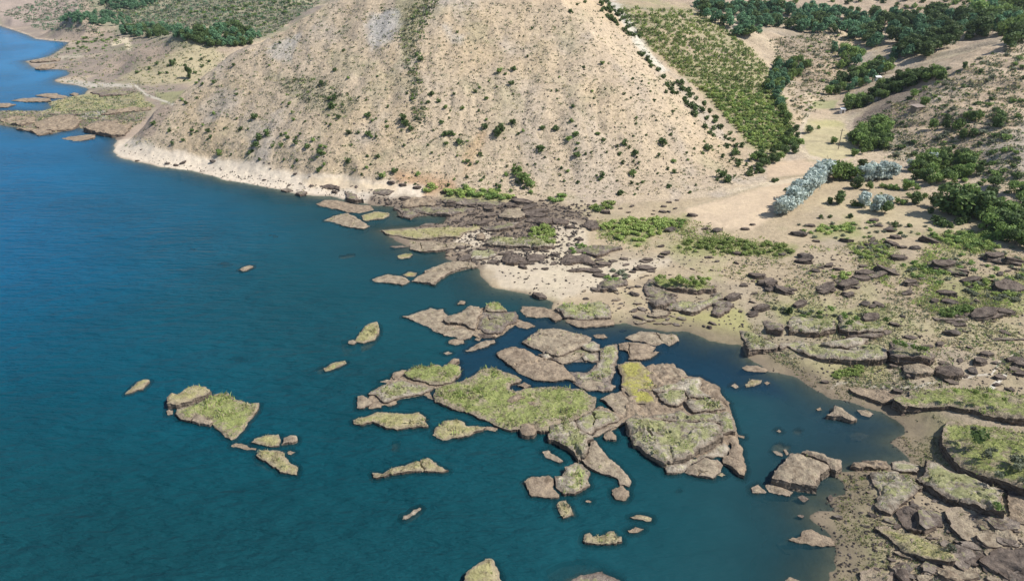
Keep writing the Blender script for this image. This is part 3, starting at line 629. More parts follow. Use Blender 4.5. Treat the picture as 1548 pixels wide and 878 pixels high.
cen('small brown block under the olive plate', 'J', [(460,750),(500,728),(545,718),(545,742),(490,762)], .5, 'brown')
cen('low brown neck of rock between the olive plate and the big green island', 'J', [(705,685),(750,670),(785,725),(740,712)], .3, 'brown')
cen('big green island, the largest grassy slab in the middle of the water', 'X', [(659,583),(690,575),(716,566),(728,557),(747,555),(762,560),(781,564),(789,571),(783,576),(772,578),(770,586),(779,590),(800,583),(819,581),(850,582),(881,587),(901,598),(900,613),(887,624),(871,632),(850,636),(836,640),(829,649),(811,648),(785,646),(771,647),(755,642),(739,632),(718,625),(697,618),(678,612),(658,605),(655,595)], 1.2, 'grass', tufts=1.0, name='grassy_island', cat='island')
cen('grassy dark-walled block joined under the right of the big green island', 'M', [(192,190),(200,150),(260,135),(338,130),(352,165),(385,190),(440,212),(450,235),(412,242),(420,290),(398,338),(360,346),(340,305),(280,265),(230,235),(188,222)], 2.0, 'mixed', tufts=.9)
slab('brown rocks lying in the notch of the big green island', 'K', [(100,655),(150,620),(200,620),(205,640),(165,648),(130,668)], 1.8, 'brown', name='rock')
slab('brown rock at the mouth of the small pool in the big green island', 'K', [(160,575),(200,555),(240,575),(205,592)], .7, 'brown', name='rock')
slab('small brown rock on the green grass of the big green island', 'K', [(220,665),(250,655),(270,675),(240,690)], 1.6, 'brown', name='rock')
cen('oval bare brown plate with a small round hole', 'K', [(42,385),(90,360),(150,350),(200,365),(260,400),(330,425),(380,440),(430,465),(460,500),(480,520),(500,553),(440,540),(380,550),(300,546),(230,526),(160,490),(100,440),(55,408)], 1.0, 'brown', tilt=(0,.015))
cen('pale flat-topped plate, uppermost large one of the cluster', 'K', [(188,315),(230,280),(300,240),(370,240),(440,250),(520,275),(590,290),(580,320),(530,345),(480,370),(430,395),(400,408),(330,390),(290,360),(230,342)], 1.5, 'tan', tufts=.12)
cen('cracked ledge under the lower edge of the pale flat-topped plate', 'K', [(370,412),(430,402),(480,377),(545,387),(520,418),(470,442),(420,451),(385,435)], .8, 'tan', 'side_pale')
cen('pale stone with a green patch at the right end of the flat-topped plate', 'K', [(525,345),(560,325),(600,318),(637,335),(635,372),(590,378),(550,363)], 1.3, 'pale', 'side_pale')
cen('light stone above the dark curved pool', 'K', [(530,410),(560,387),(620,395),(630,428),(590,438),(545,428)], 1.0, 'pale', 'side_pale')
cen('small light stone between the oval plate and the flat-topped plate', 'K', [(290,395),(345,390),(365,413),(320,428)], 1.1, 'pale', 'side_pale')
slab('small flat rock in the blue channel behind the flat-topped plate', 'K', [(598,290),(625,282),(668,287),(682,300),(650,308),(612,303)], .4, 'brown', name='rock')
cen('curved grassy slab around the dark pool', 'K', [(640,372),(690,342),(735,338),(742,370),(740,420),(720,450),(715,520),(690,553),(640,538),(590,533),(520,543),(480,530),(530,515),(580,495),(620,460),(640,415)], 1.0, 'mixed', tufts=.7)
cen('brown and green slab right below the dark curved pool', 'K', [(505,550),(580,540),(690,562),(730,577),(710,600),(650,612),(560,600),(512,580)], .7, 'tan')
cen('yellow mossy slab, brightest yellow in the cluster', 'K', [(740,455),(790,440),(870,442),(910,480),(955,510),(960,545),(965,580),(940,610),(960,650),(955,680),(900,682),(830,677),(815,650),(800,620),(760,580),(765,510)], 1.1, 'yellow', tufts=.35)
cen('bare brown plate at the left edge of the dark blue pond', 'K', [(745,335),(790,325),(850,330),(920,335),(960,350),(945,375),(930,392),(960,375),(980,382),(930,420),(880,430),(800,426),(800,380),(750,368)], .7, 'brown', cracks=[[(800,330),(805,380),(800,420)]])
cen('long bare plate along the top of the dark blue pond', 'K', [(785,302),(860,268),(960,270),(1075,285),(1095,318),(1040,348),(1010,330),(960,345),(900,326),(830,318)], .7, 'tan', cracks=[[(950,270),(1000,320),(1040,345)]])
cen('triangular brown slab between the green island and the yellow slab', 'K', [(640,655),(700,620),(760,610),(800,650),(830,700),(835,735),(760,745),(730,735),(700,700),(670,670)], .8, 'tan')
cen('brown slab beside a small pool at the top of the eastern island', 'K', [(920,470),(1000,450),(1060,460),(1130,500),(1150,520),(1080,532),(1030,542),(980,510)], 1.0, 'tan')
cen('pale arched slab at the pond side of the eastern island', 'K', [(940,590),(1000,575),(1080,555),(1150,520),(1215,515),(1230,560),(1215,590),(1240,610),(1290,632),(1240,637),(1155,637),(1130,600),(1080,588),(1030,598),(970,610)], 1.9, 'pale', 'side_pale', tilt=(0,.02))
cen('reddish brown rock spilling into the pond at the far right of the cluster', 'K', [(1235,568),(1300,570),(1330,610),(1390,670),(1380,688),(1340,668),(1295,640),(1245,605)], .9, 'brown')
cen('grassy wedge cut off by a black crack, top of the eastern island', 'K', [(972,618),(1030,600),(1085,590),(1130,605),(1142,640),(1110,672),(1080,686),(1010,671),(982,645)], 1.7, 'mixed')
cen('pale layered slab with a dark front cleft near the pond', 'K', [(1125,658),(1160,648),(1240,648),(1292,648),(1345,672),(1368,702),(1300,711),(1180,716),(1145,680)], 1.8, 'mixed', 'side_pale')
cen('broken corner slab with grass and a brown cleft, between the two islands', 'K', [(508,770),(560,742),(610,712),(680,722),(730,742),(758,765),(700,788),(640,815),(590,845),(530,838),(503,800)], 1.6, 'mixed', cracks=[[(590,730),(610,770),(600,800)]])
cen('long leaning brown beam of earth under the broken corner slab', 'K', [(592,862),(640,825),(700,800),(770,768),(775,792),(700,826),(620,865)], .9, 'tan', 'side_pale')
cen('grassy back terrace of the big eastern island', 'M', [(660,100),(680,80),(820,80),(960,60),(1000,85),(1060,75),(1150,80),(1225,65),(1250,95),(1265,130),(1270,188),(1195,205),(1182,140),(1060,122),(850,108),(760,100)], 1.9, 'mixed', tufts=.6)
cen('big eastern island with pale weathered top and layered front cliff', 'M', [(632,128),(680,103),(760,106),(850,113),(960,123),(1060,130),(1150,142),(1180,150),(1182,200),(1200,222),(1130,255),(1050,295),(980,338),(900,358),(860,366),(800,332),(740,290),(680,255),(665,200),(642,162)], 2.5, 'mixed', 'side_pale', tufts=.45, noiz=.16, name='rock_island', cat='island', cracks=[[(760,175),(790,210),(770,180)]])
cen('brown limb hanging down at the right end of the eastern island', 'M', [(1205,212),(1232,204),(1270,212),(1290,260),(1310,330),(1330,393),(1320,445),(1290,433),(1250,393),(1200,368),(1195,345),(1232,318),(1246,262)], 1.2, 'brown')
cen('bare fan-shaped slab at the front foot of the eastern island', 'M', [(975,418),(1030,370),(1100,346),(1160,350),(1195,378),(1178,426),(1140,455),(1060,446),(1000,431)], 1.1, 'tan', 'side_pale', cracks=[[(1050,440),(1060,425),(1100,425)]])
cen('narrow shelf running under the front cliff of the eastern island', 'M', [(868,390),(920,378),(985,368),(1030,345),(1060,330),(1100,318),(1200,240),(1236,285),(1200,335),(1100,338),(1020,366),(972,412),(920,425),(870,420)], 1.1, 'pale', 'side_pale', noiz=.12)
cen('long tapering tail slab running down into the water', 'M', [(375,352),(415,330),(430,245),(460,240),(490,290),(530,340),(600,390),(640,440),(666,478),(655,505),(600,496),(590,463),(530,442),(450,412),(410,392)], .9, 'tan', 'side_pale')
cen('round brown block at the end of the long tapering tail slab', 'M', [(555,520),(610,500),(650,530),(656,555),(630,583),(580,578),(555,548)], .9, 'brown', 'side_pale')
cen('grassy lump with a torn rocky left side', 'M', [(280,400),(350,370),(390,390),(430,430),(410,460),(428,495),(380,525),(330,548),(280,548),(238,508),(222,447),(265,447),(290,420)], 1.3, 'mixed', tufts=.8, noiz=.15)
slab('small brown block in the channel left of the eastern island', 'M', [(510,202),(550,185),(580,213),(578,238),(515,234)], .8, 'brown', 'side_pale', name='rock')
slab('small wedge of rock against the left tip of the eastern island', 'M', [(632,190),(660,190),(662,225),(645,215)], .5, 'tan', name='rock')
isl('small flat rock, upper one of the two below the tail slab', 'M', [(658,687),(720,674),(785,690),(780,710),(730,702),(680,698)], .35, 'dry', tufts=.3)
isl('small brown rock, lower one of the two below the tail slab', 'M', [(645,765),(690,744),(738,755),(700,775),(655,776)], .35, 'brown')
isl('saddle-shaped grassy islet near the bottom of the lake', 'M', [(392,800),(400,772),(425,768),(440,792),(500,782),(530,765),(565,765),(575,790),(610,795),(615,818),(540,832),(400,826)], .9, 'dry', tufts=1.0)
slab('tiny pale green stone under the front of the eastern island', 'M', [(1165,447),(1190,434),(1210,448),(1190,457)], .15, 'dry', name='rock')
slab('pale brown stone left of the big square block', 'M', [(1358,515),(1400,490),(1448,533),(1440,541),(1367,541)], .6, 'tan', 'side_pale', name='rock')
slab('flat stone at the right shore of the eastern island', 'M', [(1275,210),(1320,220),(1318,233),(1290,226)], .3, 'brown', name='rock')
isl('dark grassy block at the bottom edge of the picture', 'Q', [(125,318),(135,288),(190,252),(200,242),(232,250),(250,300),(258,329),(250,372),(120,372)], 1.3, 'dry', tufts=.3)
slab('low rocky shoal at the bottom edge of the picture', 'Q', [(480,340),(520,318),(560,305),(620,292),(680,322),(710,345),(690,372),(500,372)], .12, 'rock', name='wet_ledge', cat='wet ledge')
slab('tiny rock showing in open water right of the grassy lump', 'M', [(400,600),(418,592),(436,600),(425,607)], .12, 'brown', name='rock')
cen('low rubble footing showing between the slabs of the eastern island', 'K', [(790,690),(760,600),(900,480),(930,470),(1060,455),(1140,515),(1215,520),(1310,575),(1385,680),(1400,740),(1425,830),(1430,900),(1300,960),(1120,1000),(990,980),(880,900),(800,820)], .75, 'brown', noiz=.3)
cen('low rubble footing between the green island and the curved slab', 'K', [(280,395),(330,395),(520,330),(640,365),(735,340),(735,430),(700,550),(715,590),(690,612),(560,605),(500,575),(450,500),(560,505),(625,445),(545,440),(470,445),(420,455),(340,420)], .45, 'rock', noiz=.2)
cen('low rubble footing under the broken corner slab', 'K', [(500,775),(600,715),(640,700),(720,735),(840,735),(850,790),(780,800),(640,860),(560,850),(510,820)], .4, 'brown', noiz=.2)
cen('low rubble footing under the ribbed rock and tan block', 'J', [(840,210),(1000,140),(1300,170),(1320,230),(1230,290),(1160,330),(1060,330),(960,290),(850,250)], .6, 'brown', noiz=.25)
cen('low rubble footing under the olive plate', 'J', [(370,700),(500,600),(520,560),(620,560),(700,600),(800,620),(900,600),(890,640),(780,650),(720,690),(560,720),(470,755),(380,770),(340,740)], .35, 'brown', noiz=.2)
# ---- the pond on the right and its shore
slab('flat brown rock at the upper shore of the pond', 'N', [(108,385),(130,372),(190,373),(250,392),(230,408),(170,406),(120,397)], .4, 'brown', name='rock')
slab('small green-topped islet in the pond', 'N', [(125,470),(160,445),(210,448),(205,462),(150,483),(130,487)], .3, 'dry', name='islet', cat='islet')
slab('tiny pale rock left of the green-topped islet in the pond', 'N', [(50,480),(70,467),(90,485),(75,493)], .25, 'tan', name='rock')
slab('tiny brown rock right of the green-topped islet in the pond', 'N', [(222,462),(236,457),(252,466),(235,475)], .25, 'brown', name='rock')
slab('pointed wedge-shaped rock at the right side of the pond', 'N', [(542,622),(583,570),(600,580),(640,600),(655,612),(698,640),(680,648),(600,628)], 1.5, 'tan', 'side_pale', name='wedge_rock', cat='rock')
slab('flat pale stone beside the wedge-shaped rock', 'N', [(695,602),(740,603),(780,625),(760,638),(720,629)], .25, 'tan', name='rock')
slab('tiny stone in the pond left of the wedge-shaped rock', 'N', [(485,600),(508,590),(515,603),(495,608)], .2, 'brown', name='rock')
slab('tiny stone in the middle of the pond', 'N', [(283,710),(295,702),(308,713),(295,718)], .2, 'pale', name='rock')
slab('big square block with a flat top and layered front wall in the pond mouth', 'O', [(72,290),(110,232),(175,150),(215,140),(290,168),(385,213),(393,235),(345,262),(316,305),(325,335),(220,322),(130,305)], 2.4, 'tan', 'side_pale', name='rock_block', cat='rock block', tilt=(0,.01))
slab('raised curb of earth along the back of the big square block', 'O', [(240,138),(265,128),(340,155),(400,180),(460,190),(455,232),(432,250),(404,235),(390,208),(300,164)], 2.0, 'tan', 'side_pale')
slab('low rubble ledge at the front left foot of the big square block', 'O', [(35,335),(70,328),(120,348),(190,375),(175,391),(110,386),(55,368)], .6, 'tan', 'side_pale', name='rock')
slab('small flat stone behind the big square block', 'O', [(75,150),(100,149),(130,163),(125,177),(95,170)], .3, 'pale', name='rock')
slab('thin upright stone behind the big square block', 'O', [(135,140),(150,138),(165,160),(150,168)], .4, 'tan', name='rock')
slab('flat brown islet shaped like an arrowhead, right of the bay', 'O', [(165,638),(235,620),(245,590),(290,580),(340,610),(420,650),(425,676),(340,676),(300,671),(270,661),(200,651)], .5, 'brown', 'side_pale', name='islet', cat='islet')
slab('small stone in front of the big square block', 'O', [(215,402),(240,393),(280,413),(245,428)], .4, 'rock', name='rock')
slab('small stone above the arrowhead islet', 'O', [(212,507),(232,502),(252,508),(238,520)], .3, 'rock', name='rock')
slab('brown rocks at the bottom edge beside the bay', 'O', [(120,870),(180,847),(210,860),(290,878),(290,920),(110,920)], .6, 'brown', name='rock')
# ---- bands of slabs on the right-hand shore
GB = 'eroded terrace slabs on the right-hand shore'
def ter(*a, **k): k.setdefault('group', GB); k.setdefault('name', 'terrace_slab'); k.setdefault('back', True); k.setdefault('flare', .12); return slab(*a, **k)
ter('long curved terrace with a banded brown front wall above the pond', 'N', [(305,285),(300,258),(420,240),(500,250),(560,278),(640,288),(720,262),(800,268),(850,300),(848,340),(740,342),(640,336),(520,328),(440,312),(380,290),(340,270)], 1.9, 'mixed', 'side', tufts=.3)
ter('pale crusted step behind the long curved terrace', 'N', [(510,250),(560,240),(620,236),(700,222),(760,225),(725,262),(640,272),(560,268)], 2.3, 'pale', 'side_pale')
ter('brown ledge joining the pale step and the sand behind', 'N', [(640,222),(760,200),(835,192),(828,215),(770,225),(700,218)], 1.7, 'rock')
ter('grassy terrace with a tall black fissure on its left edge', 'N', [(95,178),(120,190),(200,210),(260,235),(300,255),(285,272),(200,278),(145,292),(128,250),(105,205)], 2.4, 'mixed', tufts=.4)
ter('square grey block behind the fissured terrace', 'N', [(215,152),(240,144),(318,160),(315,190),(240,183)], 2.0, 'rock', name='rock_block', cat='rock block')
ter('wide grassy terrace between two black fissures', 'N', [(360,125),(400,112),(450,105),(590,132),(590,180),(500,198),(415,192),(355,190)], 2.1, 'mixed', tufts=.4)
ter('grassy terrace with bushes right of the second fissure', 'N', [(602,115),(680,125),(740,162),(830,168),(835,190),(740,195),(650,198),(610,190)], 2.0, 'mixed', tufts=.6)
ter('tall dark block with two green caps', 'N', [(862,250),(900,238),(960,255),(1050,280),(1092,305),(1075,335),(980,330),(900,330),(868,320)], 2.9, 'rock', tufts=.4)
ter('pale tan block with rounded front beside dark boulders', 'N', [(935,370),(1000,357),(1090,375),(1088,400),(1000,412),(945,398)], 2.0, 'tan', 'side_pale')
ter('dark split rock right of the pale tan block', 'N', [(1100,375),(1160,352),(1230,380),(1240,412),(1150,418),(1103,400)], 2.0, 'dark')
ter('long grassy terrace with a straight brown front wall at the right edge', 'N', [(880,560),(905,532),(960,540),(975,492),(1100,476),(1250,480),(1400,490),(1547,520),(1700,560),(1700,650),(1547,640),(1390,622),(1300,598),(1180,582),(1060,582),(935,586)], 2.5, 'grass', tufts=.9)
ter('large green terrace with a black curved left cliff and grey bushes', 'O', [(1030,20),(1060,-10),(1250,-20),(1400,10),(1476,40),(1700,120),(1700,400),(1476,352),(1380,315),(1230,268),(1150,235),(1100,195),(1060,155),(1025,105),(1020,60)], 2.8, 'grass', tufts=1.0)
ter('sloping strip with a ribbed dark front wall under the large green terrace', 'O', [(872,300),(930,268),(925,212),(1000,225),(1100,260),(1200,290),(1300,330),(1370,360),(1375,480),(1290,462),(1180,430),(1060,398),(980,358),(920,322)], 2.3, 'mixed', tufts=.6)
ter('broken grassy block with torn black left face in the lower right', 'O', [(620,275),(670,265),(760,270),(855,300),(915,350),(850,395),(810,425),(745,475),(705,468),(655,440),(662,400),(672,350),(640,320)], 1.7, 'mixed', tufts=.6, noiz=.16, cracks=[[(690,320),(700,350),(680,375)]])
ter('heap of rounded brown rocks at the end of the pond', 'O', [(510,232),(530,208),(620,200),(660,197),(710,202),(730,225),(700,255),(620,245),(560,243)], 1.0, 'brown', noiz=.3)
ter('flat pale crust between the brown rock heap and the ribbed strip', 'O', [(735,218),(800,210),(890,228),(893,245),(880,268),(800,262),(750,248)], .7, 'pale', 'side_pale')
ter('narrow grassy ridge with a black diagonal front wall', 'O', [(640,592),(690,590),(750,588),(850,600),(960,650),(1080,700),(1100,752),(1000,745),(975,740),(900,722),(830,700),(760,655),(700,615)], 1.8, 'dry', tufts=.9)
ter('dark purplish mound of rock in the lower right', 'O', [(760,500),(800,462),(900,472),(1000,520),(1030,565),(950,568),(900,598),(860,598),(800,558)], .9, 'dark', noiz=.3)
ter('big dark brown slab filling the bottom right corner', 'O', [(1228,755),(1300,700),(1400,670),(1476,660),(1700,650),(1700,1000),(1500,878),(1380,830),(1300,795)], 1.6, 'dark')
ter('upright dark rock at the bottom edge', 'O', [(752,790),(790,772),(830,808),(850,870),(800,870),(762,828)], 1.3, 'dark', name='rock', cat='rock')
ter('rounded brown rock at the bottom edge left of the corner slab', 'O', [(988,805),(1012,785),(1100,828),(1160,870),(1050,852)], 1.2, 'brown', name='rock', cat='rock')
ter('dark brown outcrop behind the corner slab', 'O', [(1120,690),(1200,670),(1300,680),(1290,700),(1225,748),(1215,790),(1150,770),(1110,740)], .9, 'dark', noiz=.3)
ter('brown rocky shelf between the curved terrace and the long front-walled terrace', 'N', [(650,500),(760,490),(900,500),(960,540),(880,560),(820,575),(720,540)], .35, 'brown', noiz=.2)
ter('cracked earth shelf between the ribbed strip and the corner slab', 'O', [(1030,500),(1150,470),(1290,500),(1380,520),(1476,560),(1476,650),(1380,660),(1250,660),(1130,640),(1060,580)], .5, 'tan', noiz=.25, cracks=[[(1100,500),(1180,560),(1300,600)]])
ter('brown shelf at the right edge below the ribbed strip', 'O', [(1385,380),(1476,385),(1600,420),(1600,560),(1476,540),(1400,520)], .9, 'brown', noiz=.25)
ter('tan rise left of the bottom dark rock', 'O', [(560,830),(640,795),(720,810),(745,860),(740,900),(560,900)], .5, 'tan', noiz=.25)
for lb, rg, pp, hh in [('long wandering dark ledge in the middle of the rocky flat', 'H', [(560,715),(610,705),(660,722),(740,700),(830,665),(870,680),(800,710),(740,730),(650,752),(590,748)], 1.2), ('long dark ledge slanting down in the green part of the flat', 'H', [(970,665),(1060,675),(1180,700),(1210,735),(1150,732),(1050,702),(980,690)], 1.1),
                       ('dark ledge with a pale top at the left of the rocky flat', 'H', [(0,775),(60,765),(110,788),(100,803),(30,800)], 1.1), ('dark undercut ledge with a green tuft behind it', 'H', [(430,770),(520,773),(585,792),(570,808),(470,800)], 1.1), ('short dark ledge left of the undercut ledge', 'H', [(325,808),(380,803),(445,818),(430,833),(340,830)], 1.0),
                       ('grey layered ledge at the right edge below the thicket', 'H', [(1300,625),(1400,630),(1410,650),(1520,650),(1520,675),(1400,670),(1310,650)], 1.0), ('thin brown ledge line at the right edge above the footpath', 'N', [(1380,236),(1450,230),(1560,230),(1560,243),(1400,243)], .7),
                       ('dark ledge crowned with a long green bush', 'N', [(1080,130),(1180,133),(1290,120),(1300,130),(1200,143),(1100,140)], 1.0), ('broken dark ledge right of the bush-crowned ledge', 'N', [(1290,85),(1340,100),(1470,92),(1475,108),(1400,128),(1320,122)], 1.0)]:
    slab(lb, rg, pp, hh, 'rock', 'side_dark', group='dark ledges of the rocky flat', name='rock_ledge', cat='rock ledge', back=True, noiz=.14)
# ---- rocky point and cove in the middle distance
GC = 'weathered shelves on the rocky point'
def pt(*a, **k): k.setdefault('group', GC); k.setdefault('name', 'rock_shelf'); k.setdefault('back', True); k.setdefault('cat', 'rock shelf'); return slab(*a, **k)
pt('flat dark plate reaching into the lake at the hill foot', 'F', [(108,335),(160,312),(230,315),(300,330),(420,345),(440,368),(360,386),(290,382),(200,363)], .4, 'brown')
pt('pointed plate with a wandering crack, tip of the rocky point', 'F', [(150,430),(210,405),(290,390),(330,405),(370,430),(415,458),(380,474),(310,466),(250,452),(200,437)], .6, 'tan', cracks=[[(290,392),(330,425),(310,466)]])
pt('olive plate right of the cracked pointed plate', 'F', [(365,400),(440,380),(520,385),(528,403),(480,421),(400,430),(375,422)], .5, 'dry', tufts=.1)
pt('humped brown shelf above the cove', 'F', [(600,345),(620,312),(680,287),(760,292),(800,320),(780,342),(700,338),(640,347)], 1.4, 'brown', noiz=.2)
pt('long dark shelf along the far side of the cove', 'F', [(560,355),(640,350),(800,352),(900,332),(1020,347),(1030,372),(960,376),(880,392),(800,388),(700,380),(650,410),(600,402),(590,375)], .9, 'rock', noiz=.15)
pt('tan-topped block with a black undercut front', 'F', [(1160,393),(1200,362),(1310,356),(1330,383),(1280,408),(1220,412),(1170,404)], 1.7, 'tan')
pt('long grassy spit on the near side of the cove', 'F', [(480,490),(560,482),(700,476),(860,467),(980,470),(1050,457),(1060,478),(960,498),(940,520),(830,524),(700,533),(620,524),(550,512)], .9, 'dry', tufts=.25)
pt('flat brown slab below the grassy spit', 'F', [(640,555),(750,552),(850,560),(940,556),(1030,570),(900,588),(800,600),(720,602),(650,590)], .8, 'tan', cracks=[[(705,560),(715,595)],[(845,562),(860,585)]])
slab('small flat grassy stone in the lake off the rocky point', 'F', [(575,633),(620,619),(665,625),(640,647),(585,648)], .35, 'dry', name='islet', cat='islet')
slab('low dark stones in the water under the grassy spit', 'F', [(530,580),(600,573),(640,583),(560,588)], .25, 'rock', name='rock')
pt('big arched tan slab with banded curved front, lying in the water', 'F', [(655,768),(700,740),(800,690),(900,660),(1000,665),(1040,688),(960,700),(880,722),(820,755),(790,788),(730,777)], 1.5, 'tan', 'side_pale', tilt=(.02,.01))
pt('flat tan slab left of the big arched slab', 'F', [(430,768),(520,738),(600,750),(648,776),(600,799),(520,785),(450,780)], .7, 'tan', 'side_pale')
pt('yellowish low plate behind the big arched slab', 'F', [(605,745),(640,728),(690,735),(680,750),(630,754)], .25, 'yellow', tufts=.1)
pt('dark terrace crowned with bright bushes on the sandy point', 'F', [(1080,560),(1120,532),(1220,522),(1340,532),(1360,490),(1470,490),(1482,565),(1400,580),(1300,572),(1200,572)], 1.7, 'mixed', tufts=.8)
pt('dark slumped rock below the bush-crowned terrace', 'F', [(1170,650),(1200,602),(1300,592),(1420,602),(1400,640),(1330,658),(1250,676),(1200,668)], 1.1, 'dark', noiz=.25)
pt('curved dark bank above the light sand', 'F', [(1052,466),(1150,456),(1270,437),(1290,440),(1250,468),(1180,480),(1092,480)], 1.2, 'rock')
pt('dark rounded bank at the sandy gap', 'F', [(1320,402),(1400,407),(1460,420),(1450,438),(1400,443),(1342,428)], 1.4, 'dark', noiz=.2)
slab('grey rock in the cove', 'F', [(702,463),(740,442),(790,446),(780,458)], .7, 'rock', name='rock')
pt('whitish crusted shelf between the arched slab and the flat brown slab', 'F', [(945,640),(1000,602),(1120,592),(1160,620),(1120,640),(1030,652)], .6, 'pale')
slab('brown boulder at the sandy gap of the point', 'F', [(1030,528),(1035,505),(1062,500),(1078,515),(1072,532)], 1.2, 'brown', name='rock')
slab('small brown rock at the water beside the flat brown slab', 'F', [(855,625),(870,612),(905,612),(910,625),(880,634)], .7, 'brown', name='rock')
pt('dark shelf with green scrub at the hill foot', 'F', [(820,310),(900,300),(1020,305),(1100,320),(1240,330),(1180,340),(1000,335),(860,325)], 1.0, 'rock')
slab('long dark rock on the pale shore ring', 'F', [(300,232),(330,217),(380,213),(382,227),(340,240)], .45, 'dark', name='rock')
slab('group of dark ledges on the pale shore ring', 'F', [(110,225),(170,216),(242,234),(240,246),(150,240)], .4, 'dark', name='rock')
pt('grey ledge between the shore ring and the hill foot', 'F', [(400,252),(480,247),(560,262),(520,280),(440,275)], .4, 'rock')
pt('dark ledge with a cracked top right of the grey ledge', 'F', [(270,265),(310,250),(360,250),(340,285),(380,310),(330,312),(290,300)], .4, 'rock')
slab('dark flat rock at the waterline of the pale ring', 'E', [(1095,425),(1120,412),(1160,417),(1155,430),(1120,434)], .5, 'rock', name='rock')
slab('grey flat rock at the waterline of the pale ring, left one', 'E', [(1010,405),(1040,392),(1085,397),(1080,410),(1040,414)], .3, 'rock', name='rock')
pt('narrow dark bank with scrub at the edge of the light sand', 'G', [(215,600),(300,582),(400,562),(520,580),(540,593),(470,605),(390,632),(300,606)], 1.0, 'rock', tufts=.3)
pt('slumped dark rock in the light sand', 'G', [(180,662),(220,628),(320,622),(400,650),(380,686),(300,668),(210,677)], .9, 'dark', noiz=.2)
pt('straight dark ledge on the light sand', 'G', [(215,712),(300,702),(380,702),(385,716),(240,716)], .9, 'dark')
pt('brown slump at the end of the straight ledge', 'G', [(400,790),(440,762),(500,760),(552,762),(572,795),(500,806),(430,830),(402,820)], 1.0, 'rock', noiz=.2)
pt('cracked brown slab left of the grass-topped block', 'G', [(665,800),(690,765),(715,762),(760,800),(855,855),(750,872),(680,850)], 1.3, 'rock')
pt('block topped with bright green grass above the mud flat', 'G', [(712,757),(780,750),(860,752),(1035,788),(1080,815),(960,822),(850,812),(745,796)], 2.0, 'grass', tufts=1.2)
pt('brown rock right of the grass-topped block', 'K', [(1280,160),(1300,110),(1340,85),(1390,85),(1395,120),(1370,150),(1320,170)], 1.2, 'rock', noiz=.15)
pt('weathered shelf with a long green streak above the mud flat', 'K', [(1020,130),(1090,90),(1200,95),(1340,50),(1350,72),(1240,125),(1170,158),(1130,150),(1100,135)], 1.3, 'mixed', tufts=.5)
pt('dark folded rocks under the grass-topped block', 'K', [(905,40),(940,5),(1000,20),(1080,60),(1085,85),(1010,120),(960,125),(935,100)], 1.5, 'rock', noiz=.25)
pt('dark rock group behind the narrow bank', 'G', [(305,452),(330,422),(440,422),(520,440),(440,458),(360,476)], 1.1, 'dark', noiz=.2)
pt('dark rocks left of the first bright bushes', 'G', [(130,430),(170,412),(230,430),(220,448),(150,444)], .9, 'dark', noiz=.2)
cen('long brown shelf at the back of the blue channel', 'K', [(440,205),(480,195),(600,200),(715,192),(722,225),(620,235),(510,240),(470,222)], .8, 'brown')
cen('pale and green knoll behind the long brown shelf', 'K', [(378,125),(430,100),(520,105),(560,85),(640,85),(690,110),(700,180),(600,185),(480,180),(430,175),(420,150)], 1.5, 'mixed', tufts=.5)
cen('brown shelf left of the pale and green knoll', 'K', [(178,145),(190,118),(260,122),(370,135),(415,160),(430,185),(380,205),(340,180),(270,185),(210,180)], .7, 'brown', noiz=.12)
cen('brown rocks between the shelf and the ribbed rock', 'K', [(140,215),(160,195),(215,210),(265,235),(215,250),(165,238)], .5, 'brown')
# ---- low rocks on the distant point at the upper left
GD = 'low dark rocks off the distant green point'
for lb, pp in [('long low rock off the distant green point, upper one', [(62,580),(130,565),(200,560),(290,570),(295,583),(150,588)]),
               ('short low rock touching the long one off the distant point', [(200,548),(260,538),(325,537),(390,555),(380,565),(300,566)]),
               ('isolated dark rock in front of the distant rocky shore', [(352,795),(430,783),(550,772),(545,795),(480,806),(420,810)]),
               ('dark rock at the left edge of the picture off the distant point', [(-30,596),(50,592),(92,603),(40,618),(-30,618)]),
               ('tiny dark rock in the inlet beside the green point', [(400,542),(430,532),(455,542),(430,551)])]:
    slab(lb, 'A', pp, .5, 'brown', group=GD, name='rock')
for lb, pp in [('dark ridge on the distant spit, upper of two', [(170,352),(230,340),(350,333),(345,345),(230,358)]), ('dark ridge on the distant spit, lower of two', [(200,392),(255,368),(320,362),(318,382),(260,396)]),
               ('long dark bank on the distant green flat', [(580,655),(620,632),(740,622),(870,612),(872,630),(720,640),(640,655)]), ('broken dark shore bank in front of the distant green flat', [(200,700),(330,660),(460,665),(470,700),(420,735),(300,750),(220,745)]),
               ('dark shore bank nearest the bare hill', [(480,735),(560,690),(700,690),(790,705),(720,770),(640,772),(560,755)]), ('brown shore bank at the far left in front of the green flat', [(0,690),(60,665),(190,668),(200,700),(120,722),(60,712)]), ('rusty low bank on the waterline of the distant point', [(90,735),(180,728),(290,745),(300,762),(220,775),(150,745)]), ('grey bank behind the distant green flat', [(520,530),(600,515),(760,508),(790,520),(700,545),(580,552)])]:
    slab(lb, 'A', pp, .8, 'rock' if 'grey' in lb else 'brown', group='dark banks on the distant point', name='rock_bank', cat='rock bank', noiz=.25)

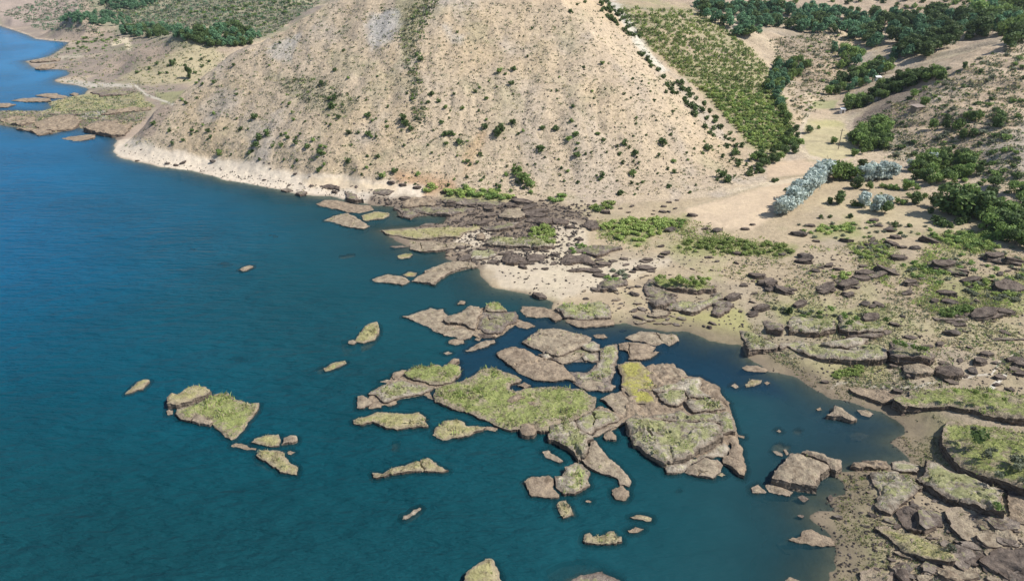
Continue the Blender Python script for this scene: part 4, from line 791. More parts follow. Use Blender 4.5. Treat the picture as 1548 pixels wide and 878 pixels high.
# ---- drowned slabs seen through the water (they set the depth the water is tinted by)
DROWNED = []
def drowned(label, reg, pts, depth):
    q = T(reg, pts); w_ = P(q[:, 0], q[:, 1], -depth * .7); r = np.random.default_rng(len(DROWNED) + 99)
    ring = rough_outline(w_, .8, .1, r); c = ring.mean(0); n = len(ring)
    V = [(c[0], c[1], -depth + .12)] + [(a, b, -depth + r.uniform(-.05, .05)) for a, b in c + (ring - c) * .93] + [(a, b, -depth - 1.2) for a, b in c + (ring - c) * 1.1]
    V = np.array(V) - [c[0], c[1], 0]; Fc = [(0, 1 + i, 1 + (i + 1) % n) for i in range(n)] + [(1 + i, 1 + n + i, 1 + n + (i + 1) % n, 1 + (i + 1) % n) for i in range(n)]
    link('drowned_slab', mesh('drowned_slab', V, Fc, [MT['brown']], None, {'inner': np.full(len(V), .3)}), (c[0], c[1], 0), label=label, category='underwater rock', kind='thing')
    DROWNED.append((ring, depth))
drowned('faint drowned rock between the kite islet and the sliver islet', 'I', [(590,270),(680,258),(760,285),(700,295),(620,290)], 1.15)
drowned('drowned foot of the tilted triangular plate', 'J', [(310,375),(415,345),(425,380),(330,438),(305,432)], .55)
drowned('drowned shelf left below the tilted triangular plate', 'J', [(180,350),(270,380),(300,440),(220,480),(190,450)], 1.1)
drowned('thin drowned ledge left of the tilted triangular plate', 'J', [(275,290),(305,265),(312,270),(285,297)], .45)
drowned('drowned foot of the narrow sliver islet', 'J', [(10,560),(75,520),(130,545),(85,582),(40,580)], .75)
drowned('drowned dark rock above the boomerang-shaped islet', 'L', [(305,300),(375,290),(385,310),(360,380),(300,370)], .75)
drowned('drowned foot of the thin slanting rock snag', 'L', [(385,790),(500,725),(520,760),(450,820),(395,815)], .6)
drowned('reddish drowned slab off the rocky point', 'F', [(215,650),(300,632),(345,630),(335,648),(260,662)], .45)
drowned('faint drowned slab off the pale shore ring', 'E', [(920,685),(960,675),(1000,690),(970,700)], .8)
drowned('faint drowned slab left of the lone stone', 'E', [(640,850),(700,838),(760,845),(740,862),(670,862)], .9)
drowned('faint drowned slab far out in the lake', 'E', [(450,768),(500,755),(550,760),(520,775)], 1.0)
drowned('drowned rock beside the low wet ledge', 'I', [(720,735),(760,740),(840,790),(930,812),(880,822),(780,790)], .6)
drowned('wide pale shoal under the water at the bottom edge', 'Q', [(400,300),(470,265),(550,258),(620,270),(700,310),(740,345),(560,372),(430,372)], 1.2)
drowned('dark drowned rock in the middle of the southern bay', 'M', [(900,550),(930,535),(975,550),(965,572),(920,575)], .7)
drowned('dark drowned rocks in the pond above the square block', 'N', [(250,800),(300,770),(360,790),(350,830),(280,840)], .45)
drowned('dark drowned patch in the middle of the pond', 'N', [(350,710),(390,700),(430,720),(420,750),(370,745)], .6)
drowned('drowned patch right of the middle of the pond', 'N', [(640,730),(700,715),(760,730),(720,760),(660,755)], .6)
drowned('drowned foot of the upright block below the flat brown slab', 'M', [(300,640),(330,625),(358,680),(340,690),(315,680)], .4)

# ------------------------------------------------------------------ water
wc = spread(-60, 1420, 3.2, (-4200, 1900)); wd_ = [25.]
while wd_[-1] < 3200: wd_.append(wd_[-1] * (1.0065 if wd_[-1] < 260 else 1.02))
WX, WY = polar_grid(774 + (wc - 774) * 1.06, np.array(wd_)); wr, wn = WX.shape
dep = np.empty_like(WX)
for i in range(0, wr, 60): dep[i:i + 60] = -height(WX[i:i + 60], WY[i:i + 60])
xx, yy = WX.ravel(), WY.ravel(); sh = sdist(SHORE, xx, yy); wx_, wy_ = project(xx, yy, 0 * xx)
# natural turbidity: clear blue out in the lake, green then brown-grey towards the sheltered bay
k1 = sstep(90, 25, sh + 6 * fbm(xx, yy, 30, 3, 91)); k2 = sstep(30, 6, sh + 3 * fbm(xx, yy, 18, 3, 92)) 
bay = sstep(20, 55, xx - .12 * yy + 4) * sstep(140, 100, yy)
deep = np.array([0, .110, .245]); teal = np.array([.003, .062, .078]); green = np.array([.014, .052, .060]); silt = np.array([.022, .040, .060])
near_ = sstep(210, 50, yy)
blue_ = (sstep(40, -190, xx + 20 * fbm(xx, yy, 70, 3, 96)) * sstep(40, 190, yy))[:, None]; wcol = teal * (1 - blue_) + deep * blue_; k1 = k1 * (1 - .9 * blue_[:, 0]); k2 = k2 * (1 - .8 * blue_[:, 0])
wcol = wcol * (1 - k1[:, None]) + (teal * .6 + green * .4) * k1[:, None]
wcol = wcol * (1 - .8 * k2[:, None]) + green * .8 * k2[:, None]; wcol = wcol * (1 - .6 * bay[:, None]) + silt * .6 * bay[:, None]
ch_ = sstep(-14, 14, sdist(np.array([(640,600),(700,520),(790,478),(870,480),(1020,496),(1130,515),(1190,600),(1100,590),(900,600),(760,600)], float), wx_, wy_))[:, None] * .75; wcol = wcol * (1 - ch_) + np.array([.008, .030, .058]) * ch_  # calm channels: their deeper, darker reflection is painted into the body colour as navy
far_ = sstep(250, 600, yy)[:, None]; wcol = wcol * (1 - far_) + np.array([0, .165, .37]) * far_
gi = np.arange(wr * wn).reshape(wr, wn); wq = np.stack([gi[:-1, :-1], gi[:-1, 1:], gi[1:, 1:], gi[1:, :-1]], -1).reshape(-1, 4)
dd = np.maximum(dep.ravel(), 0)
wq = wq[(dep.ravel()[wq] > -.6).any(1)]
m, t, b = mat('lake_water', .12, .5)
t.nodes.remove(b)
at = N(t, 'ShaderNodeAttribute', attribute_name='body'); dp = N(t, 'ShaderNodeAttribute', attribute_name='depth').outputs['Fac']
ps = N(t, 'ShaderNodeNewGeometry').outputs['Position']
df = N(t, 'ShaderNodeBsdfDiffuse'); t.links.new(mixc(t, 1.0, at.outputs['Color'], ramp(t, noise(t, ps, .022, 5, .6), [(.3, g1(.82)), (.7, g1(1.14))]), 'MULTIPLY'), df.inputs['Color'])
tr = N(t, 'ShaderNodeBsdfTransparent'); tr.inputs['Color'].default_value = (.70, .82, .82, 1)
mx = N(t, 'ShaderNodeMixShader'); t.links.new(dp, mx.inputs[0]); t.links.new(tr.outputs[0], mx.inputs[1]); t.links.new(df.outputs[0], mx.inputs[2])
gl = N(t, 'ShaderNodeBsdfGlossy', Roughness=.12); fr = N(t, 'ShaderNodeFresnel', IOR=1.33)
mp = N(t, 'ShaderNodeMapping'); mp.inputs['Scale'].default_value = (.32, 1.0, 1); mp.inputs['Rotation'].default_value = (0, 0, math.radians(12)); t.links.new(ps, mp.inputs['Vector'])
wv = noise(t, mp.outputs[0], .62, 5, .6); wv2 = noise(t, mp.outputs[0], .17, 3, .5)
bp = N(t, 'ShaderNodeBump', Strength=1.0, Distance=1.9); t.links.new(math_(t, 'ADD', wv, math_(t, 'MULTIPLY', wv2, 1.2)), bp.inputs['Height'])
calm = N(t, 'ShaderNodeAttribute', attribute_name='wind').outputs['Fac']; t.links.new(calm, bp.inputs['Strength'])
bq = N(t, 'ShaderNodeBump', Strength=1.0, Distance=.30); t.links.new(math_(t, 'ADD', wv, math_(t, 'MULTIPLY', wv2, 1.2)), bq.inputs['Height']); t.links.new(calm, bq.inputs['Strength']); t.links.new(bq.outputs[0], gl.inputs['Normal']); t.links.new(bq.outputs[0], fr.inputs['Normal']); t.links.new(bp.outputs[0], df.inputs['Normal'])
m2 = N(t, 'ShaderNodeMixShader'); t.links.new(math_(t, 'MULTIPLY', fr.outputs[0], .58), m2.inputs[0]); t.links.new(mx.outputs[0], m2.inputs[1]); t.links.new(gl.outputs[0], m2.inputs[2])
t.links.new(m2.outputs[0], t.nodes['Material Output'].inputs['Surface'])
opac = 1 - np.exp(-dd * .85); opac = np.minimum(opac + .10, 1)
for ring in WETRINGS:
    q_ = np.where((xx > ring[:, 0].min() - 3) & (xx < ring[:, 0].max() + 3) & (yy > ring[:, 1].min() - 3) & (yy < ring[:, 1].max() + 3))[0]
    if len(q_): s = np.maximum(0, -sdist(ring[::2], xx[q_], yy[q_])); opac[q_] = np.minimum(opac[q_], 1 - np.exp(-(.3 + .9 * s ** 1.3) * .95) + .20 + sstep(.5, 1.9, s))
for ring, d_ in DROWNED:
    s = sdist(ring, xx, yy); opac = np.minimum(opac, 1 - sstep(-.15, .7, s) * (math.exp(-d_ * 1.3)))
wind = .25 + .75 * sstep(8, 45, sh) * (1 - .6 * bay)
link('water', mesh('water', np.c_[xx, yy, 0 * xx], wq, [m], attrs={'body': wcol, 'depth': opac, 'wind': wind}, smooth=True), kind='structure')
# ------------------------------------------------------------------ plants: shared meshes, one object per plant
def crown_mesh(name, rx, rz, lobes, leaves, leaf, mats_, seed, tall=False, z0=0.0):
    r = np.random.default_rng(seed); V = []; F_ = []
    L = []
    for i in range(lobes):
        a = r.uniform(0, 2 * np.pi); rr = math.sqrt(r.uniform(0, 1)) * rx * .62; z = z0 + rz * r.uniform(.25, 1.65)
        L.append((math.cos(a) * rr * (1 - .45 * abs(z - z0 - rz) / rz), math.sin(a) * rr, z, rx * r.uniform(.34, .62)))
    per = leaves // lobes
    for (cx, cy, cz, R_) in L:
        d = r.normal(0, 1, (per, 3)); d /= np.linalg.norm(d, axis=1)[:, None]
        rad = R_ * r.uniform(.55, 1.08, per)[:, None]; p = np.array([cx, cy, cz]) + d * rad * [1, 1, .85]
        p[:, 2] = np.maximum(p[:, 2], z0 * .6 + .05)
        n = d + r.normal(0, .55, (per, 3)); n /= np.linalg.norm(n, axis=1)[:, None]
        t1 = np.cross(n, r.normal(0, 1, (per, 3))); t1 /= np.linalg.norm(t1, axis=1)[:, None] + 1e-9; t2 = np.cross(n, t1)
        s = leaf * r.uniform(.6, 1.3, per)[:, None]
        V.append(np.stack([p - t1 * s, p + t2 * s * .75, p + t1 * s, p - t2 * s * .75], 1).reshape(-1, 3))
    V = np.concatenate(V); return mesh(name, V, np.arange(len(V)).reshape(-1, 4), mats_)
def trunk_mesh(name, h, r0, seed, limbs=4):
    r = np.random.default_rng(seed); V = []; Fc = []
    def tube(pts, rad, k=6):
        b = len(V)
        for (p, q) in zip(pts, rad):
            for i in range(k): a = 2 * math.pi * i / k; V.append((p[0] + q * math.cos(a), p[1] + q * math.sin(a), p[2]))
        for j in range(len(pts) - 1):
            for i in range(k): Fc.append((b + j * k + i, b + j * k + (i + 1) % k, b + (j + 1) * k + (i + 1) % k, b + (j + 1) * k + i))
    lean = r.normal(0, .04, 2) * h
    tube([(0, 0, -.3), (lean[0] * .4, lean[1] * .4, h * .35), (lean[0], lean[1], h * .8)], [r0 * 1.2, r0 * .8, r0 * .3])
    for i in range(limbs):
        a = r.uniform(0, 6.28); z = h * r.uniform(.3, .6); e = h * .32
        tube([(lean[0] * .5, lean[1] * .5, z), (lean[0] * .5 + math.cos(a) * e * .5, lean[1] * .5 + math.sin(a) * e * .5, z + e * .5), (math.cos(a) * e, math.sin(a) * e, z + e * .9)], [r0 * .5, r0 * .32, r0 * .12], 4)
    return mesh(name, V, Fc, [MT['bark']])
# unit plants: height about 1, scaled on placement
KIND = {}
def kind(key, mats_, rx, rz, z0, lobes, leaves, leaf, trunk=True, n=4):
    KIND[key] = [(crown_mesh('crown', rx, rz, lobes, leaves, leaf, [MT[mats_]], hash(key) % 1000 + i * 13 if False else sum(map(ord, key)) + i * 13, z0=z0),
                  trunk_mesh('trunk', 1.0, .03, i + 5) if trunk else None) for i in range(n)]
kind('dark', 'leaf_dark', .48, .42, .10, 11, 900, .062)
kind('blue', 'leaf_blue', .44, .42, .10, 10, 700, .065)
kind('mid', 'leaf_mid', .50, .42, .08, 11, 800, .064)
kind('silver', 'leaf_silver', .40, .46, .04, 13, 1100, .055)
kind('column', 'leaf_dark', .17, .50, .02, 22, 900, .045, n=2)
kind('bush_dark', 'leaf_dark', .62, .40, .0, 6, 170, .13, False, 6)
kind('bush_mid', 'leaf_mid', .66, .36, .0, 6, 170, .13, False, 6)
kind('bush_bright', 'leaf_bright', .68, .36, .0, 6, 190, .13, False, 5)
kind('bush_grey', 'leaf_grey', .70, .34, .0, 6, 180, .13, False, 5)
VOX = {}
def mass(name, kinds, q, g, hpx, label, cat, step=1):
    """a stand that reads as one mass: crowns joined into a single object"""
    VV = []; MI = []; ks = sorted(set(kinds)); ms = []
    for k_ in ks:
        m_ = KIND[k_][0][0].materials[0]; ms.append(m_)
    for a, p in zip(q, g):
        k_ = kinds[r_.integers(len(kinds))]; i = int(r_.integers(len(KIND[k_]))); key = (k_, i)
        if key not in VOX:
            me_ = KIND[k_][i][0]; co = np.empty(len(me_.vertices) * 3, np.float32); me_.vertices.foreach_get('co', co); VOX[key] = co.reshape(-1, 4, 3)
        w_ = VOX[key]; w_ = w_[r_.integers(step)::step] if step > 1 else w_
        h = pxh(p, r_.uniform(*hpx)); an = r_.uniform(0, 6.28); c_, s_ = math.cos(an), math.sin(an)
        v = w_.reshape(-1, 3) * h * (step ** .0); v = np.c_[v[:, 0] * c_ - v[:, 1] * s_, v[:, 0] * s_ + v[:, 1] * c_, v[:, 2] * (.68 if name == 'bushes' else 1)] + p
        VV.append(v); MI.append(np.full(len(w_), ks.index(k_)))
    V = np.concatenate(VV); return link(name, mesh(name, V, np.arange(len(V)).reshape(-1, 4), ms, np.concatenate(MI)), kind='stuff', label=label, category=cat)
def plant(kd, p, h, label, group, cat=None, name=None, wide=1.0):
    i = random.randrange(len(KIND[kd])); cr, tk = KIND[kd][i]; rz = random.uniform(0, 6.28); sc = (h * wide, h * wide, h)
    loc = (p[0], p[1], p[2] - .03 * h)
    if tk is None: return link(name or 'bush', cr, loc, rz, scale=sc, label=label, category=cat or 'bush', group=group)
    o = link(name or 'tree', None, loc, rz, scale=sc, label=label, category=cat or 'tree', group=group)
    link('crown', cr, parent=o); link('trunk', tk, parent=o); return o
r_ = np.random.default_rng(21)
def scatter(poly, n, minpx=3.0, dens=None):
    poly = np.array(poly, float); out = []; tries = 0
    lo, hi = poly.min(0), poly.max(0)
    while len(out) < n and tries < 40:
        tries += 1; q = r_.uniform(lo, hi, (n * 3, 2)); q = q[sdist(poly, q[:, 0], q[:, 1]) > 0]
        if dens is not None: q = q[r_.uniform(0, 1, len(q)) < dens(q[:, 0], q[:, 1])]
        for a in q:
            if len(out) >= n: break
            if all((a[0] - b[0]) ** 2 + (a[1] - b[1]) ** 2 > minpx ** 2 for b in out[-250:]): out.append(a)
    out = np.array(out); g = ground(out[:, 0], out[:, 1]); k = ~np.isnan(g[:, 0]) & (g[:, 2] > .12)
    return out[k], g[k]
def pxh(g, px): return px * np.hypot(np.hypot(g[0], g[1]), CAM_H - g[2]) / F

# shrubs on the bare hill (the largest 300 one by one, the dry tufts between them as cover)
HP = [(185,225),(280,140),(345,88),(400,62),(500,5),(900,5),(960,52),(1050,152),(1125,240),(1140,268),(1060,292),(900,300),(700,296),(560,270),(440,255),(260,222)]
def hd(a, b):
    d = .10 + .9 * sstep(60, 220, b); d = d * (.35 + .9 * np.clip(fbm(a, b, 45, 3, 101) + .4, 0, 1)); return np.clip(d, 0, 1)
q, g = scatter(HP, 268, 5, hd)
for a, p in zip(q, g):
    s = r_.choice([3.8, 5.2, 6.8, 9.5], p=[.42, .34, .17, .07]) * (.75 + .35 * a[1] / 290)
    plant('bush_dark' if r_.random() < .7 else 'bush_mid', p, pxh(p, s), 'small round dark green bush growing on the bare tan hillside', 'round bushes dotted over the bare hillside')
big_b = [(610,183,12),(612,190,11),(636,92,9),(756,200,15),(752,205,12),(776,107,8),(773,128,8),(505,150,9),(500,165,11),(694,218,12),(555,177,9),(556,205,9),(393,212,12),(388,222,11),(404,204,10),(447,218,8),(465,225,9),(484,233,11),(527,246,9),(527,203,8),(840,198,10),(870,206,11),(820,196,9),(817,228,12),(944,220,11),(1002,218,12),(960,234,10),(1070,228,12),(1090,268,14),(1098,275,14),(790,275,20),(780,262,16),(800,282,15)]
for (a, b, s) in big_b:
    p = ground(a, b)[0]; plant('bush_mid' if (a, b) in ((790,275),(780,262),(800,282)) else 'bush_dark', p, pxh(p, s), 'larger dark green bush standing out on the bare hillside', 'larger bushes on the hillside')
for lb, (a, b, s) in [('tall dark tree alone at the top right of the bare hill ridge', (909, 9, 9))]:
    p = ground(a, b)[0]; plant('dark', p, pxh(p, s), lb, None)
RP = [(903,0),(915,0),(945,25),(975,60),(965,65),(940,45),(915,30)]
q, g = scatter(RP, 34, 3.5)
for p in g: plant('bush_dark', p, pxh(p, r_.uniform(5, 8.5)), 'dark bush on the white rocky crest of the hill', 'dark bushes on the white crest')
q, g = scatter([(960,75),(985,95),(1060,150),(1115,215),(1155,262),(1130,270),(1085,215),(1010,135)], 55, 4.5)
for p in g: plant('bush_dark', p, pxh(p, r_.uniform(6, 10)), 'dark bush along the right ridge line of the bare hill', 'bushes along the hill ridge')
def cover(name, poly, n, hpx, mats_, probs, label, cat, tri=4, wid=.35, lean=.45, minh=.12, dens=None):
    poly = np.array(poly, float); lo, hi = poly.min(0), poly.max(0); q = r_.uniform(lo, hi, (int(n * 2.2), 2)); q = q[sdist(poly, q[:, 0], q[:, 1]) > 0]
    if dens is not None: q = q[r_.uniform(0, 1, len(q)) < dens(q[:, 0], q[:, 1])]
    q = q[:n]; g = ground(q[:, 0], q[:, 1]); k = ~np.isnan(g[:, 0]) & (g[:, 2] > .1); g = g[k]
    dist = np.sqrt(g[:, 0] ** 2 + g[:, 1] ** 2 + CAM_H ** 2); h = np.maximum(hpx * dist / F * r_.uniform(.5, 1.3, len(g)), minh)
    v, f = tuft_soup(g, h, r_, tri, wid, lean); mi = np.repeat(r_.choice(len(mats_), len(g), p=probs), tri)
    return link(name, mesh(name, v, f, [MT[m_] for m_ in mats_], mi), kind='stuff', label=label, category=cat)
cover('dry_scrub', HP, 6500, 1.75, ['leaf_dark', 'leaf_grey', 'straw'], [.3, .5, .2], 'dry scrub and tiny shrubs sprinkled over the bare hillside', 'scrub', 6, .5)
cover('gully_scrub', [(628,-2),(668,-2),(655,20),(640,55),(632,100),(645,170),(640,195),(625,180),(615,100),(605,60)], 480, 2.6, ['leaf_grey', 'leaf_mid', 'straw'], [.55, .2, .25], 'green-grey scrub filling the gully down the bare hill', 'scrub', 8, .5)
cover('slope_scrub', [(410,115),(480,120),(545,150),(520,180),(450,150)], 220, 2.2, ['leaf_grey', 'leaf_mid'], [.7, .3], 'grey-green scrub patch on the left of the bare hill', 'scrub', 8, .5)
# orchard-like green slope
OP = [(932,12),(1042,14),(1108,48),(1158,100),(1188,160),(1203,215),(1165,238),(1132,218),(1062,140),(990,82)]
rows = []
for k in range(0, 46):
    for j in range(0, 60): rows.append((925 + j * 5.4 + r_.normal(0, .9) + (k % 2) * 2, 12 + k * 4.6 + r_.normal(0, .8) + j * .12))
rows = np.array(rows); rows = rows[sdist(OP, rows[:, 0], rows[:, 1]) > 1]; g = ground(rows[:, 0], rows[:, 1]); k = ~np.isnan(g[:, 0]) & (g[:, 2] > 2) & (g[:, 1] > 235); rows, g = rows[k], g[k]
keep = r_.random(len(rows)) < (.60 + .35 * sstep(60, 170, rows[:, 1])); rows, g = rows[keep], g[keep]
od = np.argsort(g[:, 1]); indiv, rest = od[:300], od[300:]
for i in indiv: plant('bush_bright' if r_.random() < .55 else 'bush_mid', g[i], pxh(g[i], r_.uniform(5, 7.5)), 'bright green shrub on the terraced green slope behind the bare hill', 'shrubs of the green terraced slope', 'shrub', 'shrub')
gr = g[rest]; dist = np.sqrt(gr[:, 0] ** 2 + gr[:, 1] ** 2 + 4900)
vv = []
for p, d in zip(gr, dist):
    h = r_.uniform(3.8, 5.6) * d / F; n_l = 46; dd_ = r_.normal(0, 1, (n_l, 3)); dd_ /= np.linalg.norm(dd_, axis=1)[:, None]; dd_[:, 2] = abs(dd_[:, 2])
    c = p + dd_ * h * [.55, .55, .8] * r_.uniform(.6, 1.1, (n_l, 1)); t1 = r_.normal(0, 1, (n_l, 3)); t1 /= np.linalg.norm(t1, axis=1)[:, None]; t2 = np.cross(t1, r_.normal(0, 1, (n_l, 3))); t2 /= np.linalg.norm(t2, axis=1)[:, None]
    vv.append(np.stack([c - t1 * h * .2, c + t1 * h * .2, c + t2 * h * .26], 1).reshape(-1, 3))
vv = np.concatenate(vv); mi = np.repeat(r_.choice(2, len(gr), p=[.6, .4]), 46)
link('terrace_shrubs', mesh('terrace_shrubs', vv, np.arange(len(vv)).reshape(-1, 3), [MT['leaf_mid'], MT['leaf_bright']], mi), kind='stuff', label='farther rows of green shrubs on the terraced slope', category='shrubs')
cover('slope_grass', OP, 2300, 2.4, ['leaf_mid', 'leaf_bright', 'straw'], [.4, .35, .25], 'grass between the shrubs of the green terraced slope', 'grass', 5, .5)
# woods
def wood(poly, n, kinds, hpx, label, group, minpx=5, as_mass=None, **k):
    q, g = scatter(poly, n, minpx)
    if as_mass: return mass(as_mass, kinds, q, g, hpx, label, as_mass)
    for a, p in sorted(zip(q.tolist(), g.tolist()), key=lambda t: t[0][1]):
        plant(kinds[r_.integers(len(kinds))], p, pxh(p, r_.uniform(*hpx)), label, group, **k)
wood([(1040,8),(1110,6),(1175,18),(1230,18),(1300,28),(1345,35),(1330,55),(1322,78),(1295,62),(1262,52),(1180,46),(1150,52),(1120,60),(1092,42),(1060,24)], 130, ['blue', 'blue', 'dark'], (13, 19), 'blue-green tree in the long wood across the valley head', 'trees of the long wood at the valley head', 5)
wood([(1345,35),(1400,30),(1450,32),(1490,45),(1488,58),(1450,64),(1430,80),(1390,92),(1352,92),(1345,70)], 80, ['dark', 'blue', 'dark'], (15, 22), 'tall dark tree in the dense wood above the right-hand slope', 'trees of the dense dark wood', 5, as_mass='wood')
wood([(1500,8),(1548,2),(1560,70),(1520,74),(1500,50),(1470,48),(1465,25)], 34, ['dark', 'mid', 'blue'], (16, 24), 'dark tree at the upper right corner of the view', 'trees in the upper right corner', 7)
wood([(1250,145),(1275,120),(1300,108),(1325,95),(1345,100),(1340,112),(1310,130),(1275,142)], 30, ['mid', 'dark', 'blue'], (12, 17), 'round tree in the strip climbing above the white sheds', 'trees above the white sheds', 6)
wood([(1272,168),(1300,155),(1345,130),(1372,118),(1425,112),(1420,122),(1370,135),(1330,152),(1290,170)], 34, ['dark', 'mid'], (12, 18), 'dark round tree in the strip below the white sheds', 'trees below the white sheds', 6)
wood([(1155,130),(1175,100),(1205,98),(1225,102),(1200,122),(1180,150),(1190,185),(1185,200),(1172,160)], 36, ['blue', 'mid'], (12, 16), 'blue-green tree in the ravine right of the green slope', 'trees in the ravine', 5, as_mass='wood')
wood([(1255,78),(1290,75),(1302,95),(1275,108),(1258,95)], 12, ['blue', 'mid'], (12, 16), 'grey-green tree on the brown knoll', 'trees on the knoll', 6)
wood([(1285,210),(1330,185),(1345,200),(1340,225),(1310,228),(1290,220)], 24, ['dark', 'mid', 'mid'], (14, 20), 'leafy tree in the clump at the right of the straw field', 'trees right of the straw field', 7)
wood([(1195,200),(1205,195),(1208,230),(1190,235),(1160,255),(1140,262),(1135,240),(1165,235)], 24, ['dark', 'mid'], (10, 15), 'dark tree in the gap between the hill and the track', 'trees beside the hill foot', 6)
wood([(1390,250),(1420,238),(1470,240),(1475,262),(1440,280),(1400,285),(1370,262)], 28, ['dark', 'mid', 'mid'], (14, 21), 'dark leafy tree in the grove around the silver poplars', 'trees of the grove', 8)
wood([(1485,330),(1520,320),(1548,325),(1560,380),(1520,368),(1490,350)], 22, ['mid', 'dark'], (18, 28), 'bright leafy tree in the thicket at the right edge', 'trees of the thicket at the right edge', 9)
wood([(1400,195),(1440,180),(1500,170),(1530,185),(1500,205),(1440,215),(1400,225)], 12, ['mid', 'dark'], (11, 16), 'green tree on the lower right-hand slope', 'trees on the lower right slope', 7)
wood([(1458,265),(1480,262),(1548,290),(1548,320),(1490,322),(1470,300)], 9, ['mid', 'dark', 'dark'], (12, 18), 'scrubby tree beside the big walnut-like tree', 'scrubby trees beside the big round tree', 8)
# far-left woods
wood([(175,52),(230,45),(300,50),(350,42),(395,55),(385,66),(345,78),(310,70),(280,62),(240,58),(190,58)], 85, ['blue', 'dark'], (9, 14), 'dark blue-green tree in the distant wood behind the cone-shaped knoll', 'trees of the distant wood', 4.5, as_mass='wood')
wood([(85,36),(110,25),(150,22),(200,30),(200,38),(150,42),(120,35)], 36, ['blue', 'blue'], (7, 10), 'tree in the far narrow wood at the upper left', 'trees of the far narrow wood', 4, as_mass='wood')
wood([(150,3),(230,-2),(240,8),(200,16),(160,14)], 26, ['blue'], (7, 10), 'tree high on the far slope at the upper left', 'trees on the far slope', 5, as_mass='wood')
wood([(240,20),(480,0),(440,20),(400,45),(330,35),(300,28)], 40, ['bush_dark', 'bush_mid'], (4, 6.5), 'low bush on the distant hills at the upper left', 'bushes on the distant hills', 6, as_mass='bushes')
wood([(130,55),(180,52),(175,62),(160,75),(110,82),(100,75)], 26, ['bush_mid', 'bush_dark'], (3.5, 5), 'small bush on the distant spit', 'bushes on the distant spit', 4, as_mass='bushes')
wood([(210,95),(340,75),(300,125),(200,125)], 14, ['bush_dark'], (3, 5), 'small bush on the cone-shaped knoll', 'bushes on the knoll at the left', 9)
p = ground(287, 119)[0]; plant('column', p, pxh(p, 23), 'single tall columnar tree on the cone-shaped knoll', None, wide=1.1)
p = ground(262, 99)[0]; plant('bush_dark', p, pxh(p, 9), 'single round bush left of the columnar tree', None)
cover('far_scrub', [(150,5),(300,-5),(500,-5),(400,58),(330,42),(200,42)], 2500, 2.0, ['leaf_blue', 'leaf_grey', 'leaf_mid'], [.3, .5, .2], 'scrub on the distant hills at the upper left', 'scrub', 6, .5)
cover('far_weeds', [(0,165),(76,150),(200,140),(232,160),(215,185),(180,207),(60,200),(0,190)], 2600, 1.5, ['leaf_grey', 'straw', 'leaf_dark'], [.4, .4, .2], 'weeds on the distant flats at the upper left', 'weeds', 5, .6)
cover('far_bush_cover', [(70,60),(180,45),(340,75),(345,90),(240,150),(100,130),(60,100)], 1000, 1.6, ['leaf_grey', 'leaf_dark', 'straw'], [.5, .3, .2], 'scrub on the distant slopes behind the green flat', 'scrub', 6, .5)
cover('far_slope_cover', [(0,20),(60,0),(150,0),(150,50),(60,45)], 900, 1.5, ['leaf_blue', 'leaf_grey'], [.4, .6], 'scrub on the farthest slopes at the upper left', 'scrub', 6, .5)
# named single trees
def one(kd, a, b, s, label, group=None, wide=1.0, **k):
    p = ground(a, b)[0]; return plant(kd, p, pxh(p, s), label, group, wide=wide, **k)
SG = 'silver poplars of the long row'
row = [(1178,326),(1186,322),(1193,315),(1201,310),(1208,303),(1216,298),(1222,291),(1229,286),(1236,280),(1243,274),(1250,268)]
for i, (a, b) in enumerate(row):
    one('silver', a, b, r_.uniform(32, 36), 'silver-leaved poplar ' + ('at the near end of the long slanting row' if i == 0 else 'at the far end of the long slanting row' if i == len(row) - 1 else 'inside the long slanting row beside the bare field'), SG, 1.05)
for i, (a, b) in enumerate([(1303,273),(1314,272),(1325,272),(1336,270),(1346,269)]): one('silver', a, b, 24 + i % 2 * 3, 'silver-leaved poplar in the short row behind the small red field', 'silver poplars of the short row', 1.05)
for i, (a, b, s) in enumerate([(1306,312,24),(1322,320,26),(1338,312,22)]): one('silver', a, b, s, ['left', 'middle', 'right'][i] + ' silver poplar of the three by the low field', 'three silver poplars', 1.0)
one('silver', 1408, 248, 18, 'silver-leaved tree high in the dark grove'); one('silver', 1376, 258, 17, 'silver-grey tree at the left of the dark grove')
for (a, b, s) in [(1258,273,28),(1268,272,28),(1280,270,26),(1292,272,20)]: one('mid', a, b, s, 'green round tree between the two rows of silver poplars', 'green trees between the poplar rows')
one('dark', 1436, 325, 42, 'large dark round tree casting a shadow at the edge of the low field, left crown', 'big round tree clump', 1.15)
one('mid', 1456, 324, 48, 'biggest round leafy tree at the edge of the low field', 'big round tree clump', 1.15)
one('dark', 1474, 328, 38, 'right crown of the big round tree clump', 'big round tree clump', 1.1)
